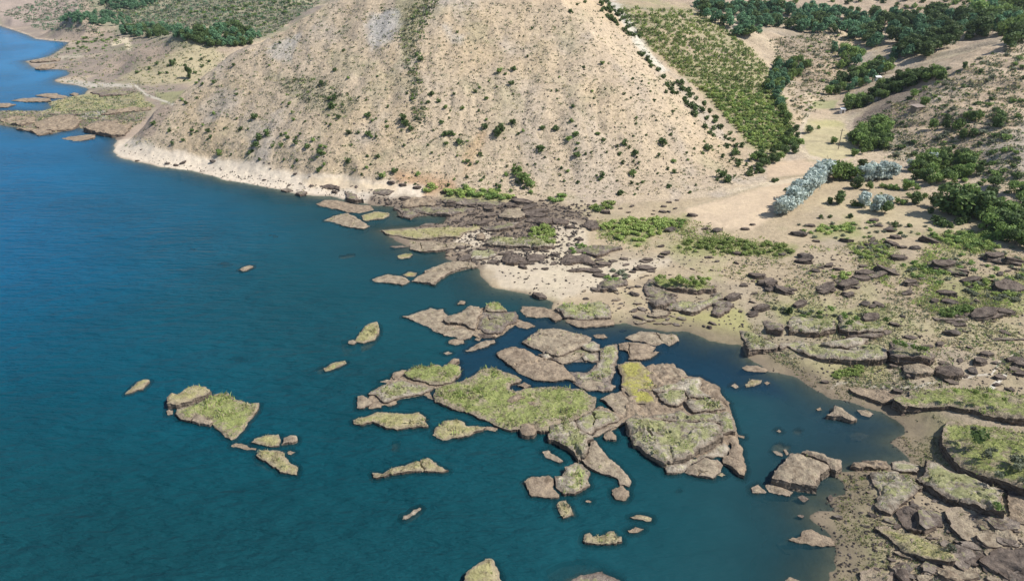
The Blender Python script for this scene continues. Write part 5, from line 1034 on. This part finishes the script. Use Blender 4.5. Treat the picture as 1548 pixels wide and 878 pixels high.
for (a, b, s, lb) in [(1267,308,19,'round dark tree on the low field left of the three poplars'),(1254,308,11,'low green bush left of the round dark tree'),(1294,285,19,'dark round tree left of the small red field'),(1314,287,12,'low round tree in front of the short poplar row'),(1370,287,17,'grey-green round tree at the small red field'),(1337,323,20,'dark green tree in front of the three silver poplars'),(1384,308,17,'dark round tree in the middle of the low orchard'),(1412,312,20,'dark tree left of the big round tree'),(1291,236,12,'small round tree at the bend of the track'),(1304,233,9,'little tree right of the bend of the track'),(1303,255,15,'dark round tree above the short poplar row'),(1259,217,11,'lone small tree in the straw field'),(1222,201,12,'pair of small dark trees at the edge of the straw field'),(1237,195,6,'tiny round bush in the straw field'),(1264,143,13,'dark round tree left of the white sheds'),(1283,163,20,'blue-green tree beside the lower white shed'),(1297,160,14,'dark tree right of the upper white shed'),(1421,121,12,'round tree alone on the tan slope'),(1380,148,12,'round tree on the purple slope'),(1397,160,14,'small tree with shadow beside the brown-roofed hut'),(1458,104,9,'single dark bush on the tan spur')]:
    one('dark' if 'dark' in lb or 'alone' in lb else 'mid', a, b, s, lb)
for (a, b, s) in [(1335,284,9),(1346,286,10),(1355,287,9),(1386,286,9),(1330,300,9),(1342,303,8),(1356,306,9),(1365,308,10),(1397,300,9),(1375,299,9),(1386,296,8),(1318,311,8),(1290,311,10),(1300,312,9)]: one('bush_mid', a, b, s, 'low green bush in the little orchard among the poplars', 'orchard bushes among the poplars')
for (a, b, s) in [(1241,330,7),(1255,329,6),(1285,329,8),(1352,343,9),(1374,343,7),(1188,288,6),(1169,275,7),(1174,274,6),(1361,354,6),(1416,337,14),(1426,342,12),(1436,343,9),(1450,338,11),(1460,336,11),(1405,322,9)]: one('bush_dark', a, b, s, 'dark round bush at the edge of a low field', 'round bushes at the field edges')
wood([(1340,220),(1548,190),(1548,330),(1480,300),(1400,240),(1350,240)], 60, ['bush_mid', 'bush_dark', 'bush_grey'], (6, 11), 'scrubby bush on the lower right-hand slope', 'bushes on the lower right slope', 7, as_mass='bushes')
wood([(1330,130),(1548,70),(1548,190),(1400,230),(1340,200)], 75, ['bush_dark', 'bush_grey', 'bush_mid'], (4, 8), 'small bush on the spur of the right-hand slope', 'bushes on the right-hand spur', 7, as_mass='bushes')
wood([(1160,110),(1240,45),(1290,60),(1260,110),(1250,150),(1200,190)], 40, ['bush_grey', 'bush_mid'], (3.5, 6), 'small bush on the brown eroded knoll', 'bushes on the brown knoll', 6, as_mass='bushes')
wood([(1180,0),(1548,0),(1500,25),(1300,30),(1150,12)], 46, ['bush_mid', 'bush_dark'], (5, 9), 'bush on the tan slope above the woods', 'bushes above the woods', 7)
# green patches on the flats
HB = 'bushes of the bright green patches'
def patch(poly, n, hpx, kinds, label, group=HB, minpx=5): wood(poly, int(n * 1.3), kinds, hpx, label.replace('bush ', 'bushes ', 1).replace('bright tuft', 'bright tufts'), group, minpx * .8, as_mass='bushes')
patch([(905,345),(935,330),(1000,332),(1030,340),(1005,350),(985,358),(965,372),(945,365),(915,352)], 46, (8,12), ['bush_bright'], 'bright green bush in the patch below the hill')
patch([(1020,375),(1045,365),(1100,362),(1190,372),(1200,382),(1150,390),(1100,382),(1040,382)], 46, (7,11), ['bush_bright'], 'bright green bush in the long patch on the sandy flat')
patch([(985,335),(1035,332),(1030,345),(1000,345)], 10, (6,9), ['bush_mid'], 'green bush right of the first green patch')
patch([(803,365),(805,345),(835,343),(838,368),(820,374)], 16, (9,13), ['bush_bright'], 'bright bush crowning the dark terrace on the sandy point')
patch([(755,365),(800,362),(805,374),(770,372)], 10, (5,8), ['bush_bright','bush_grey'], 'low bush on the dark terrace of the sandy point')
patch([(670,290),(695,282),(760,292),(775,302),(740,303),(690,300)], 22, (8,13), ['bush_bright','bush_mid'], 'green bush in the thicket at the foot of the hill', HB)
patch([(640,282),(655,280),(656,292),(645,293)], 4, (8,10), ['bush_bright'], 'green bush left of the thicket at the foot of the hill')
patch([(830,303),(850,295),(852,306),(838,308)], 4, (9,13), ['bush_mid'], 'green bush at the hill foot above the dark bank'); patch([(893,315),(925,305),(930,318),(900,322)], 9, (8,11), ['bush_mid','bush_bright'], 'green bush among dark rocks at the hill foot')
patch([(860,375),(900,366),(905,382),(865,386)], 8, (6,8), ['bush_mid'], 'low bush on the narrow dark bank'); patch([(915,405),(945,402),(950,425),(920,430)], 8, (7,10), ['bush_grey','bush_mid'], 'grey-green bush beside the straight ledge')
patch([(1235,345),(1290,338),(1290,352),(1240,354)], 14, (6,9), ['bush_bright','bush_mid'], 'green bush in the small patch below the poplars')
patch([(1430,355),(1500,350),(1510,375),(1470,382),(1440,370)], 22, (7,11), ['bush_bright','bush_mid'], 'green bush in the patch near the right thicket')
patch([(1370,405),(1440,398),(1445,418),(1380,420)], 20, (6,9), ['bush_bright','bush_mid'], 'green bush in the patch behind the flat rocks')
patch([(1408,480),(1440,465),(1470,466),(1460,478),(1425,482)], 12, (7,10), ['bush_mid'], 'green bush on the low dark ledge'); patch([(1440,430),(1548,420),(1548,460),(1470,450)], 24, (7,10), ['bush_bright','bush_grey'], 'bush on the green flat at the right edge')
patch([(1255,565),(1305,552),(1306,565),(1262,572)], 16, (5,8), ['bush_bright'], 'bright tuft in the small square green patch above the pond')
patch([(1260,420),(1275,412),(1300,425),(1270,432)], 7, (7,9), ['bush_bright'], 'bright bush on top of a dark rock on the flat')
patch([(1355,400),(1548,370),(1548,420),(1400,430)], 30, (5,9), ['bush_grey','bush_mid'], 'scrubby bush on the rocky flat', 'scrubby bushes on the rocky flat', 8)
patch([(1200,340),(1400,335),(1420,365),(1230,362)], 28, (4,7), ['bush_grey','bush_mid'], 'little bush among the rocks of the upper flat', 'little bushes on the upper flat', 8)
one('bush_dark', 1193, 474, 14, 'tight dark green bush leaning on a rock above the fissured terrace', wide=.8)
patch([(1400,350),(1495,352),(1500,372),(1440,378)], 26, (6,10), ['bush_bright','bush_mid'], 'green bush in the wide patch left of the right-hand thicket')
patch([(1290,376),(1345,370),(1352,390),(1300,394)], 16, (6,9), ['bush_bright','bush_grey'], 'yellow-green bush in the patch in the middle of the rocky flat')
patch([(1160,462),(1250,474),(1320,468),(1310,480),(1200,482)], 14, (5,8), ['bush_mid','bush_grey'], 'low bush behind the fissured terraces')
cover('green_flats', [(1280,368),(1548,345),(1548,480),(1400,470),(1290,400)], 3200, 2.5, ['leaf_bright','leaf_grey','straw'], [.5,.1,.4], 'soft green grass patches on the right-hand flat', 'grass', 6, .5, dens=lambda a, b: np.clip(fbm(a, b, 36, 3, 131) * 3 + .1, 0, 1))
cover('green_flats', [(900,338),(1050,330),(1110,358),(1210,370),(1205,390),(1040,386),(905,362)], 1300, 2.2, ['leaf_bright','straw'], [.6,.4], 'soft green grass around the bright bushes below the hill', 'grass', 6, .5, dens=lambda a, b: np.clip(fbm(a, b, 20, 3, 132) * 3 + .1, 0, 1))
# bushes standing on the terrace tops
def onslab(reg, x_, y_, kd, h, label, group, rise):
    c = T(reg, [(x_, y_)])[0]; g0 = ground(c[0], c[1])[0]; q0 = P(c[0], c[1], g0[2] + rise); return plant(kd, (q0[0], q0[1], g0[2] + rise - .1), h, label, group)
for (a, b, h) in [(1220,92,2.3),(1200,45,1.2),(1265,180,1.1),(1285,155,.9),(1310,155,.8),(1420,200,1.2),(1455,225,1.6),(1335,290,1.0),(1460,320,1.0),(1440,250,1.2)]: onslab('O', a, b, 'bush_grey' if h < 2 else 'bush_dark', h, 'rounded grey-green bush on the large green terrace' if h < 2 else 'largest rounded dark bush on the large green terrace', 'bushes on the large green terrace', 2.6)
onslab('O', 1325, 470, 'bush_mid', 1.2, 'green bush at the lower end of the ribbed strip', None, 2.0); onslab('O', 1065, 700, 'bush_grey', 1.0, 'pale bush on the narrow grassy ridge', None, 1.3)
onslab('M', 975, 118, 'bush_mid', 1.3, 'single small round bush on the back terrace of the eastern island', None, 1.9)
for (a, b) in [(560,95),(630,130),(690,150),(655,165),(845,150)]: onslab('N', a, b, 'bush_mid', 1.3, 'green bush on the terrace right of the second fissure', 'bushes by the second fissure', 1.7)
for (a, b) in [(890,265),(915,270),(940,280),(985,290),(1015,300),(1040,300)]: onslab('N', a, b, 'bush_mid', 1.1, 'green bush capping the tall dark block', 'bushes capping the tall dark block', 2.6)
for (a, b) in [(1350,540),(1200,510),(1450,560),(1300,520)]: onslab('N', a, b, 'bush_bright', .9, 'bright tuft on the long grassy terrace at the right edge', 'tufts on the long grassy terrace', 2.3)
q = T('G', np.c_[r_.uniform(720, 1040, 22), r_.uniform(760, 800, 22)])
for a in q: 
    c = (a - np.array([800, 220])) * 3.8175
    onslab('G', c[0], min(c[1], 770 + (c[0] - 700) * .12), 'bush_bright', r_.uniform(.9, 1.4), 'bright leafy bush on the grass-topped block', 'bushes on the grass-topped block', 1.8)
# grass and weeds on the flats
cover('flat_grass', [(900,330),(1040,330),(1200,370),(1548,380),(1548,480),(1200,440),(1000,400),(900,360)], 5200, 2.2, ['leaf_grey','straw','leaf_bright'], [.35,.4,.25], 'thin weeds and dry grass on the rocky flat', 'weeds', 5, .45, dens=lambda a, b: np.clip(fbm(a, b, 30, 3, 120) * 2 + .35, 0, 1))
cover('shore_weeds', [(1262,715),(1310,722),(1340,790),(1345,850),(1340,878),(1268,878),(1264,800)], 1200, 1.8, ['leaf_grey','straw','leaf_bright'], [.25,.4,.35], 'low green weeds on the strip of shore at the lower right', 'weeds', 5, .4, dens=lambda a, b: np.clip(fbm(a, b, 26, 3, 121) * 2 + .6, 0, 1))
cover('upper_weeds', [(1130,440),(1548,440),(1548,560),(1340,600),(1200,560),(1130,520)], 5200, 2.2, ['leaf_grey','straw','leaf_mid'], [.4,.45,.15], 'weeds between the terraces above the pond', 'weeds', 5, .4, dens=lambda a, b: np.clip(fbm(a, b, 34, 3, 122) * 2 + .45, 0, 1))
cover('pond_shore_weeds', [(1200,560),(1345,596),(1440,640),(1440,720),(1380,735),(1265,718)], 1800, 2.0, ['leaf_grey','straw','leaf_mid'], [.35,.5,.15], 'low weeds on the muddy shore right of the pond', 'weeds', 5, .4, dens=lambda a, b: np.clip(fbm(a, b, 24, 3, 125) * 2 + .35, 0, 1))
cover('low_slope_weeds', [(1340,740),(1548,720),(1548,878),(1340,878)], 1700, 2.4, ['leaf_grey','straw','leaf_mid'], [.4,.45,.15], 'sparse weeds between the dark rocks in the lower right', 'weeds', 5, .4, dens=lambda a, b: np.clip(fbm(a, b, 40, 3, 123) * 2 + .3, 0, 1))
cover('valley_scrub', [(1290,190),(1548,60),(1548,300),(1480,262),(1340,240)], 2000, 2.4, ['leaf_grey','leaf_dark','straw'], [.5,.25,.25], 'scrub on the right-hand slope', 'scrub', 6, .5)
cover('knoll_scrub', [(1160,60),(1290,45),(1300,100),(1210,190),(1190,140)], 1200, 2.0, ['leaf_grey','leaf_dark','straw'], [.4,.25,.35], 'scrub on the eroded knoll', 'scrub', 6, .5)

# ------------------------------------------------------------------ boulders
def rock_mesh(seed, sub=3):
    import bmesh
    bm = bmesh.new(); bmesh.ops.create_icosphere(bm, subdivisions=sub, radius=1.0); r = np.random.default_rng(seed)
    v = np.array([q.co[:] for q in bm.verts]); f = [tuple(a.index for a in q.verts) for q in bm.faces]; bm.free()
    for _ in range(11):
        n = r.normal(0, 1, 3); n /= np.linalg.norm(n); d = r.uniform(.45, .8); k = np.maximum(0, v @ n - d); v = v - k[:, None] * n
    v += (fbm(v[:, 0] * 3 + v[:, 2], v[:, 1] * 3 - v[:, 2], 1.2, 3, seed)[:, None]) * .09 * v
    v[:, 2] = v[:, 2] * .72 + .25; v[:, 0] *= r.uniform(1.1, 1.5)
    return mesh('boulder', v, f, [MT['boulder']])
def chunk_mesh(seed, top='dark', side='side_dark'):
    """a split, layered block: one to three tilted pieces with flat tops"""
    r = np.random.default_rng(seed + 300); V = []; Fc = []; MI = []
    for pc in range(int(r.integers(1, 4))):
        n = 13; cx, cy = (0, 0) if pc == 0 else r.uniform(-.75, .75, 2) * [1, .6]; R_ = (1 if pc == 0 else r.uniform(.4, .7)); hh = r.uniform(.42, .75) * R_; tx, ty = r.normal(0, .16, 2)
        an = np.sort(r.uniform(0, 2 * np.pi, n)); an = (an + np.linspace(0, 2 * np.pi, n, endpoint=False) * 2) / 3; rad = R_ * r.uniform(.72, 1.1, n)
        b = len(V); lv = [(1.0, 0), (1.06, .16), (.98, .34), (1.1, .6), (1.22, 1.3)]
        for k, (sc, dn) in enumerate(lv):
            for i in range(n):
                q_ = rad[i] * sc * (1 + r.normal(0, .035)); x_, y_ = math.cos(an[i]) * q_ * 1.25, math.sin(an[i]) * q_ * .85
                V.append((cx + x_, cy + y_, hh * (1 - dn) + (tx * x_ + ty * y_) * (1 - dn * .5) + r.normal(0, .02)))
        V.append((cx, cy, hh + r.uniform(-.05, .08))); c_ = len(V) - 1
        for i in range(n): Fc.append((b + i, b + (i + 1) % n, c_)); MI.append(0)
        for k in range(len(lv) - 1):
            for i in range(n): a0 = b + k * n; Fc.append((a0 + i, a0 + n + i, a0 + n + (i + 1) % n, a0 + (i + 1) % n)); MI.append(1)
    return mesh('boulder', V, Fc, [MT[top], MT[side]], MI, {'inner': np.full(len(V), .6)})
ROCKS = [rock_mesh(i) for i in range(4)] + [chunk_mesh(i) for i in range(9)]
def boulder(px, py, wpx, label, group=None, cat='boulder', hf=1.0):
    g0 = ground(px, py)[0]
    if np.isnan(g0[0]): return
    s = pxh(g0, wpx) * .42; o = link('boulder', ROCKS[r_.integers(13)], g0, r_.normal(0, .45) + (math.pi if r_.random() < .5 else 0), scale=(s, s * .85, s * hf * .8), label=label, category=cat, group=group)
BT = {'G': [(770,380,45),(715,395,25),(945,400,60),(440,382,65),(1012,480,40),(1090,485,80),(1290,455,35),(1245,480,50),(815,485,80),(785,620,65),(760,638,45),(760,580,40),(685,658,60),(1035,643,45),(1085,668,35),(1195,620,60),(1195,675,40),(1310,750,95),(1235,798,38),(1385,790,120),(1400,825,90),(1470,835,110),(610,855,60),(625,712,55),(565,715,30),(150,628,60),(95,710,45),(260,445,40),(235,470,60),(250,523,40),(290,540,55),(475,667,35),(945,712,30),(1450,627,55),(1515,508,40),(995,670,20),(850,315,30)],
 'H': [(220,508,95),(505,545,80),(325,550,40),(243,487,22),(620,575,45),(660,570,60),(650,545,50),(725,612,45),(765,565,70),(745,485,85),(990,545,100),(905,590,65),(820,585,50),(800,645,90),(265,640,95),(250,665,85),(315,720,65),(40,790,110),(75,820,80),(135,838,90),(195,830,50),(510,795,140),(385,825,120),(610,735,100),(740,720,120),(865,790,85),(515,858,75),(850,850,60),(1215,775,85),(1390,742,52),(1430,815,150),(1060,690,140),(1170,725,70),(1355,640,110),(1470,660,110),(120,625,60),(785,528,60),(690,460,60),(660,430,60),(585,585,40),(400,690,60),(1075,850,90),(1340,505,40),(290,460,60)],
 'N': [(100,103,25),(165,118,60),(200,85,90),(740,60,70),(650,15,60),(400,65,80),(1210,170,60),(1165,210,90),(885,170,50),(1270,288,30),(1320,355,85),(1355,320,60),(1285,400,75),(1395,365,40),(1500,350,80),(1530,375,70),(1497,398,50),(1530,420,60),(880,380,50),(950,400,50),(970,430,60),(1340,115,130),(1440,105,90),(1020,72,25),(1150,50,50),(1180,60,60),(930,130,35),(1470,500,45),(1310,50,30),(530,462,40),(900,510,50),(840,310,45),(1140,540,40),(55,30,90),(40,75,60)],
 'K': [(835,55,55),(1290,222,48),(1270,242,45),(1235,238,30),(1450,155,30),(1335,125,60),(1505,165,50),(1520,100,40),(870,190,60),(680,20,110),(560,80,45),(290,65,90),(860,10,45),(1465,5,45),(1030,160,40),(770,265,40)],
 'O': [(240,410,40),(430,520,60),(610,385,25),(850,440,35),(650,812,35),(1150,490,70),(1430,575,45),(1420,400,80),(545,265,12),(660,235,50),(600,215,60),(395,415,40)],
 'E': [(205,175,14),(185,240,25),(360,255,40),(405,265,32),(447,250,35),(490,272,14),(622,243,42),(915,350,25),(1060,380,24),(1190,385,28),(1320,420,40),(1130,375,15),(1095,315,28),(1175,332,22),(950,284,20)],
 'F': [(80,232,28),(210,265,38),(605,225,45),(535,212,60),(690,240,50),(850,265,60),(960,278,40),(940,440,35),(675,433,38),(590,405,50),(1320,460,35),(1485,628,60),(1425,710,42),(1315,770,28),(1300,700,60),(1250,300,40)],
 'J': [(1330,90,20),(1150,58,14),(1275,90,20)]}
LB = {'G': 'dark boulder lying on the sandy flat below the bare hill', 'H': 'dark boulder lying on the upper rocky flat below the poplars', 'N': 'dark boulder lying among the terraces above the pond', 'K': 'brown boulder lying on the mud flat behind the slab cluster', 'O': 'brown stone lying on the lower right shore', 'E': 'dark rock lying on the pale shore ring of the hill', 'F': 'dark rock lying on the rocky point', 'J': 'small rock at the edge of the sandy beach'}
for rg, L in BT.items():
    for (a, b, w0) in L:
        c = T(rg, [(a, b)])[0]; boulder(c[0], c[1] + w0 / REG[rg][2] * .1, w0 / REG[rg][2] * .9, LB[rg], LB[rg].replace('boulder lying', 'boulders').replace('rock lying', 'rocks').replace('stone lying', 'stones'))
q, g = scatter([(950,400),(1100,400),(1548,400),(1548,560),(1350,590),(1180,540),(1130,470),(960,450)], 22, 9)
for a in q: boulder(a[0], a[1], r_.uniform(3, 6.5), 'small brown stone scattered over the dry flat', 'small stones scattered on the dry flat', 'stone')
q, g = scatter([(1200,335),(1420,345),(1548,390),(1548,430),(1200,420)], 20, 9)
for a in q: boulder(a[0], a[1], r_.uniform(3.5, 8), 'small dark stone scattered over the upper rocky flat', 'small stones on the upper flat', 'stone')
q, g = scatter([(1340,745),(1548,800),(1548,878),(1330,878),(1300,800)], 40, 9)
for a in q: boulder(a[0], a[1], r_.uniform(5, 14), 'brown stone scattered between the slabs in the lower right corner', 'stones in the lower right corner', 'stone')
q, g = scatter([(650,300),(1020,306),(1040,320),(900,325),(700,330)], 40, 8)
for a in q: boulder(a[0], a[1], r_.uniform(4, 9), 'dark stone scattered along the foot of the bare hill', 'stones along the hill foot', 'stone')
FR = [chunk_mesh(40 + i) for i in range(10)]; FR_TAN = [chunk_mesh(60 + i, 'tan' if i % 2 else 'rock', 'side') for i in range(10)]
def fragments(poly, n, px_, label, group, gap=7, hf=.55):
    fr_ = FR_TAN if label.startswith('brown') else FR
    q, g = scatter(poly, n, gap)
    for a, p in zip(q, g):
        s = pxh(p, r_.uniform(*px_) * (1.7 if r_.random() < .2 else .85)) * .42
        link('rock_fragment', fr_[r_.integers(10)], p, r_.normal(0, .5) + (math.pi if r_.random() < .5 else 0), scale=(s, s * .8, s * hf), label=label, category='rock fragment', group=group)
fragments([(560,298),(700,300),(820,308),(880,320),(870,335),(800,345),(740,345),(700,350),(640,330),(600,315)], 60, (8, 22), 'dark broken rock piece on the rocky point near the hill foot', 'broken rocks of the rocky point')
fragments([(690,372),(790,355),(840,375),(840,410),(790,412),(745,402),(700,398)], 26, (8, 20), 'dark broken rock piece on the sandy side of the point', 'broken rocks at the sandy side of the point')
fragments([(860,375),(1000,395),(960,440),(900,440),(890,400)], 22, (7, 15), 'dark broken rock piece around the straight ledge on the sand', 'broken rocks around the straight ledge')
fragments([(880,440),(1000,420),(1110,430),(1100,465),(1000,475),(940,470)], 30, (7, 18), 'brown broken rock piece on the mud flat', 'broken rocks of the mud flat')
fragments([(930,492),(970,472),(1040,480),(1035,500),(960,503)], 18, (8, 18), 'brown broken rock piece at the head of the blue channel', 'broken rocks at the head of the channel')
fragments([(1110,440),(1340,430),(1480,470),(1548,520),(1548,590),(1400,580),(1340,560),(1150,480)], 34, (7, 20), 'dark broken rock piece between the terraces', 'broken rocks between the terraces', 9)
fragments([(1330,770),(1440,750),(1548,790),(1548,878),(1350,878)], 42, (10, 30), 'brown broken rock piece between the big slabs at the lower right', 'broken rocks at the lower right', 10, .45)
fragments([(1200,395),(1548,400),(1548,440),(1230,430)], 18, (7, 18), 'dark broken rock piece on the middle of the rocky flat', 'broken rocks of the rocky flat', 10)
fragments([(0,168),(180,168),(215,178),(180,206),(60,198)], 40, (5, 14), 'dark low rock on the distant rocky shore', 'low rocks of the distant rocky shore', 6, .35)
# gravel and rubble nobody could count
def rubble(poly, n, lo, hi, label):
    poly = np.array(poly, float); q = r_.uniform(poly.min(0), poly.max(0), (n * 2, 2)); q = q[sdist(poly, q[:, 0], q[:, 1]) > 0][:n]; g = ground(q[:, 0], q[:, 1]); g = g[~np.isnan(g[:, 0]) & (g[:, 2] > -.1)]
    base_ = np.array([(1,0,0),(0,1,0),(-1,0,0),(0,-1,0),(0,0,.8)]); fc = np.array([(0,1,4),(1,2,4),(2,3,4),(3,0,4)])
    s = r_.uniform(lo, hi, len(g)); v = (base_[None] + r_.normal(0, .22, (len(g), 5, 3))) * s[:, None, None] + g[:, None, :]
    f = fc[None] + (np.arange(len(g)) * 5)[:, None, None]; link('rubble', mesh('rubble', v.reshape(-1, 3), f.reshape(-1, 3), [MT['boulder']]), kind='stuff', label=label, category='rubble')
rubble([(740,400),(1000,380),(1200,380),(1548,400),(1548,600),(1340,600),(1200,560),(1100,500),(850,480)], 2000, .08, .36, 'loose rubble on the dry flats')
rubble([(1262,715),(1548,720),(1548,878),(1262,878)], 1300, .05, .30, 'loose rubble on the lower right shore')
rubble([(1130,540),(1250,590),(1370,640),(1380,690),(1290,712),(1262,780),(1240,830),(1225,780),(1340,690),(1350,640),(1240,600)], 700, .06, .22, 'rubble along the pond shore')
rubble(HP, 1000, .12, .45, 'loose stones on the bare hillside')
rubble([(170,225),(260,240),(450,275),(600,295),(600,310),(430,300),(250,255)], 900, .1, .35, 'stones on the pale shore ring')
rubble([(560,300),(900,310),(860,400),(700,400)], 2600, .12, .6, 'rubble on the rocky point')

# ------------------------------------------------------------------ sheds and the pole
def box(x0, y0, z0, x1, y1, z1):
    v = [(x0,y0,z0),(x1,y0,z0),(x1,y1,z0),(x0,y1,z0),(x0,y0,z1),(x1,y0,z1),(x1,y1,z1),(x0,y1,z1)]
    return v, [(0,3,2,1),(4,5,6,7),(0,1,5,4),(1,2,6,5),(2,3,7,6),(3,0,4,7)]
def shed(px, py, W_, D_, H_, wall, roof, label, rz=0):
    g0 = ground(px, py)[0]; o = link('shed', None, g0, rz, label=label, category='shed', group='small farm sheds in the valley')
    v, f = box(-W_/2, -D_/2, -.4, W_/2, D_/2, H_); link('wall', mesh('wall', v, f, [MT[wall]]), parent=o)
    e = .2; rv = [(-W_/2-e,-D_/2-e,H_+.02),(W_/2+e,-D_/2-e,H_+.02),(W_/2+e,D_/2+e,H_+.5),(-W_/2-e,D_/2+e,H_+.5)]; rv += [(a, b, c + .1) for a, b, c in rv]
    link('roof', mesh('roof', rv, [(0,3,2,1),(4,5,6,7),(0,1,5,4),(1,2,6,5),(2,3,7,6),(3,0,4,7)], [MT[roof]]), parent=o)
    v, f = box(-.4, -D_/2 - .05, 0, .4, -D_/2 - .005, min(1.8, H_ - .2)); link('door', mesh('door', v, f, [MT['wood']]), parent=o)
shed(1289, 155, 3.4, 2.4, 1.9, 'white', 'white', 'white shed among dark trees, upper one of two near the green field')
shed(1273, 171, 1.6, 1.4, 1.5, 'white', 'white', 'tiny white hut at the corner of the green field')
shed(1327, 122, 2.2, 1.6, 1.4, 'white', 'white', 'small white shed highest up the valley')
shed(1386, 168, 4.2, 2.6, 1.6, 'wood', 'roof', 'low brown-roofed hut on the purple slope', .4)
g0 = ground(1267, 226)[0]; o = link('utility_pole', None, g0, label='thin wooden utility pole in the straw field', category='pole')
v, f = box(-.09, -.09, -.5, .09, .09, 7.0); link('pole', mesh('pole', v, f, [MT['wood']]), parent=o); v, f = box(-.8, -.05, 6.5, .8, -.095 + .19, 6.62); link('crossarm', mesh('crossarm', v, f, [MT['wood']]), (0, -.15, 0), parent=o)

# ------------------------------------------------------------------ air
if HAZE:
    v, f = box(float(Xg.min()) - 40, -400, float(Zg.min()) - 3, float(Xg.max()) + 40, float(Yg.max()) + 60, float(max(Zg.max(), CAM_H)) + 15); hm = bpy.data.materials.new('air'); hm.use_nodes = True; t = hm.node_tree; t.nodes.remove(t.nodes['Principled BSDF'])
    pv = t.nodes.new('ShaderNodeVolumePrincipled'); pv.inputs['Density'].default_value = HAZE; pv.inputs['Color'].default_value = (.72, .84, 1, 1); pv.inputs['Anisotropy'].default_value = .2
    t.links.new(pv.outputs[0], t.nodes['Material Output'].inputs['Volume']); link('haze', mesh('haze', v, f, [hm]), kind='stuff')
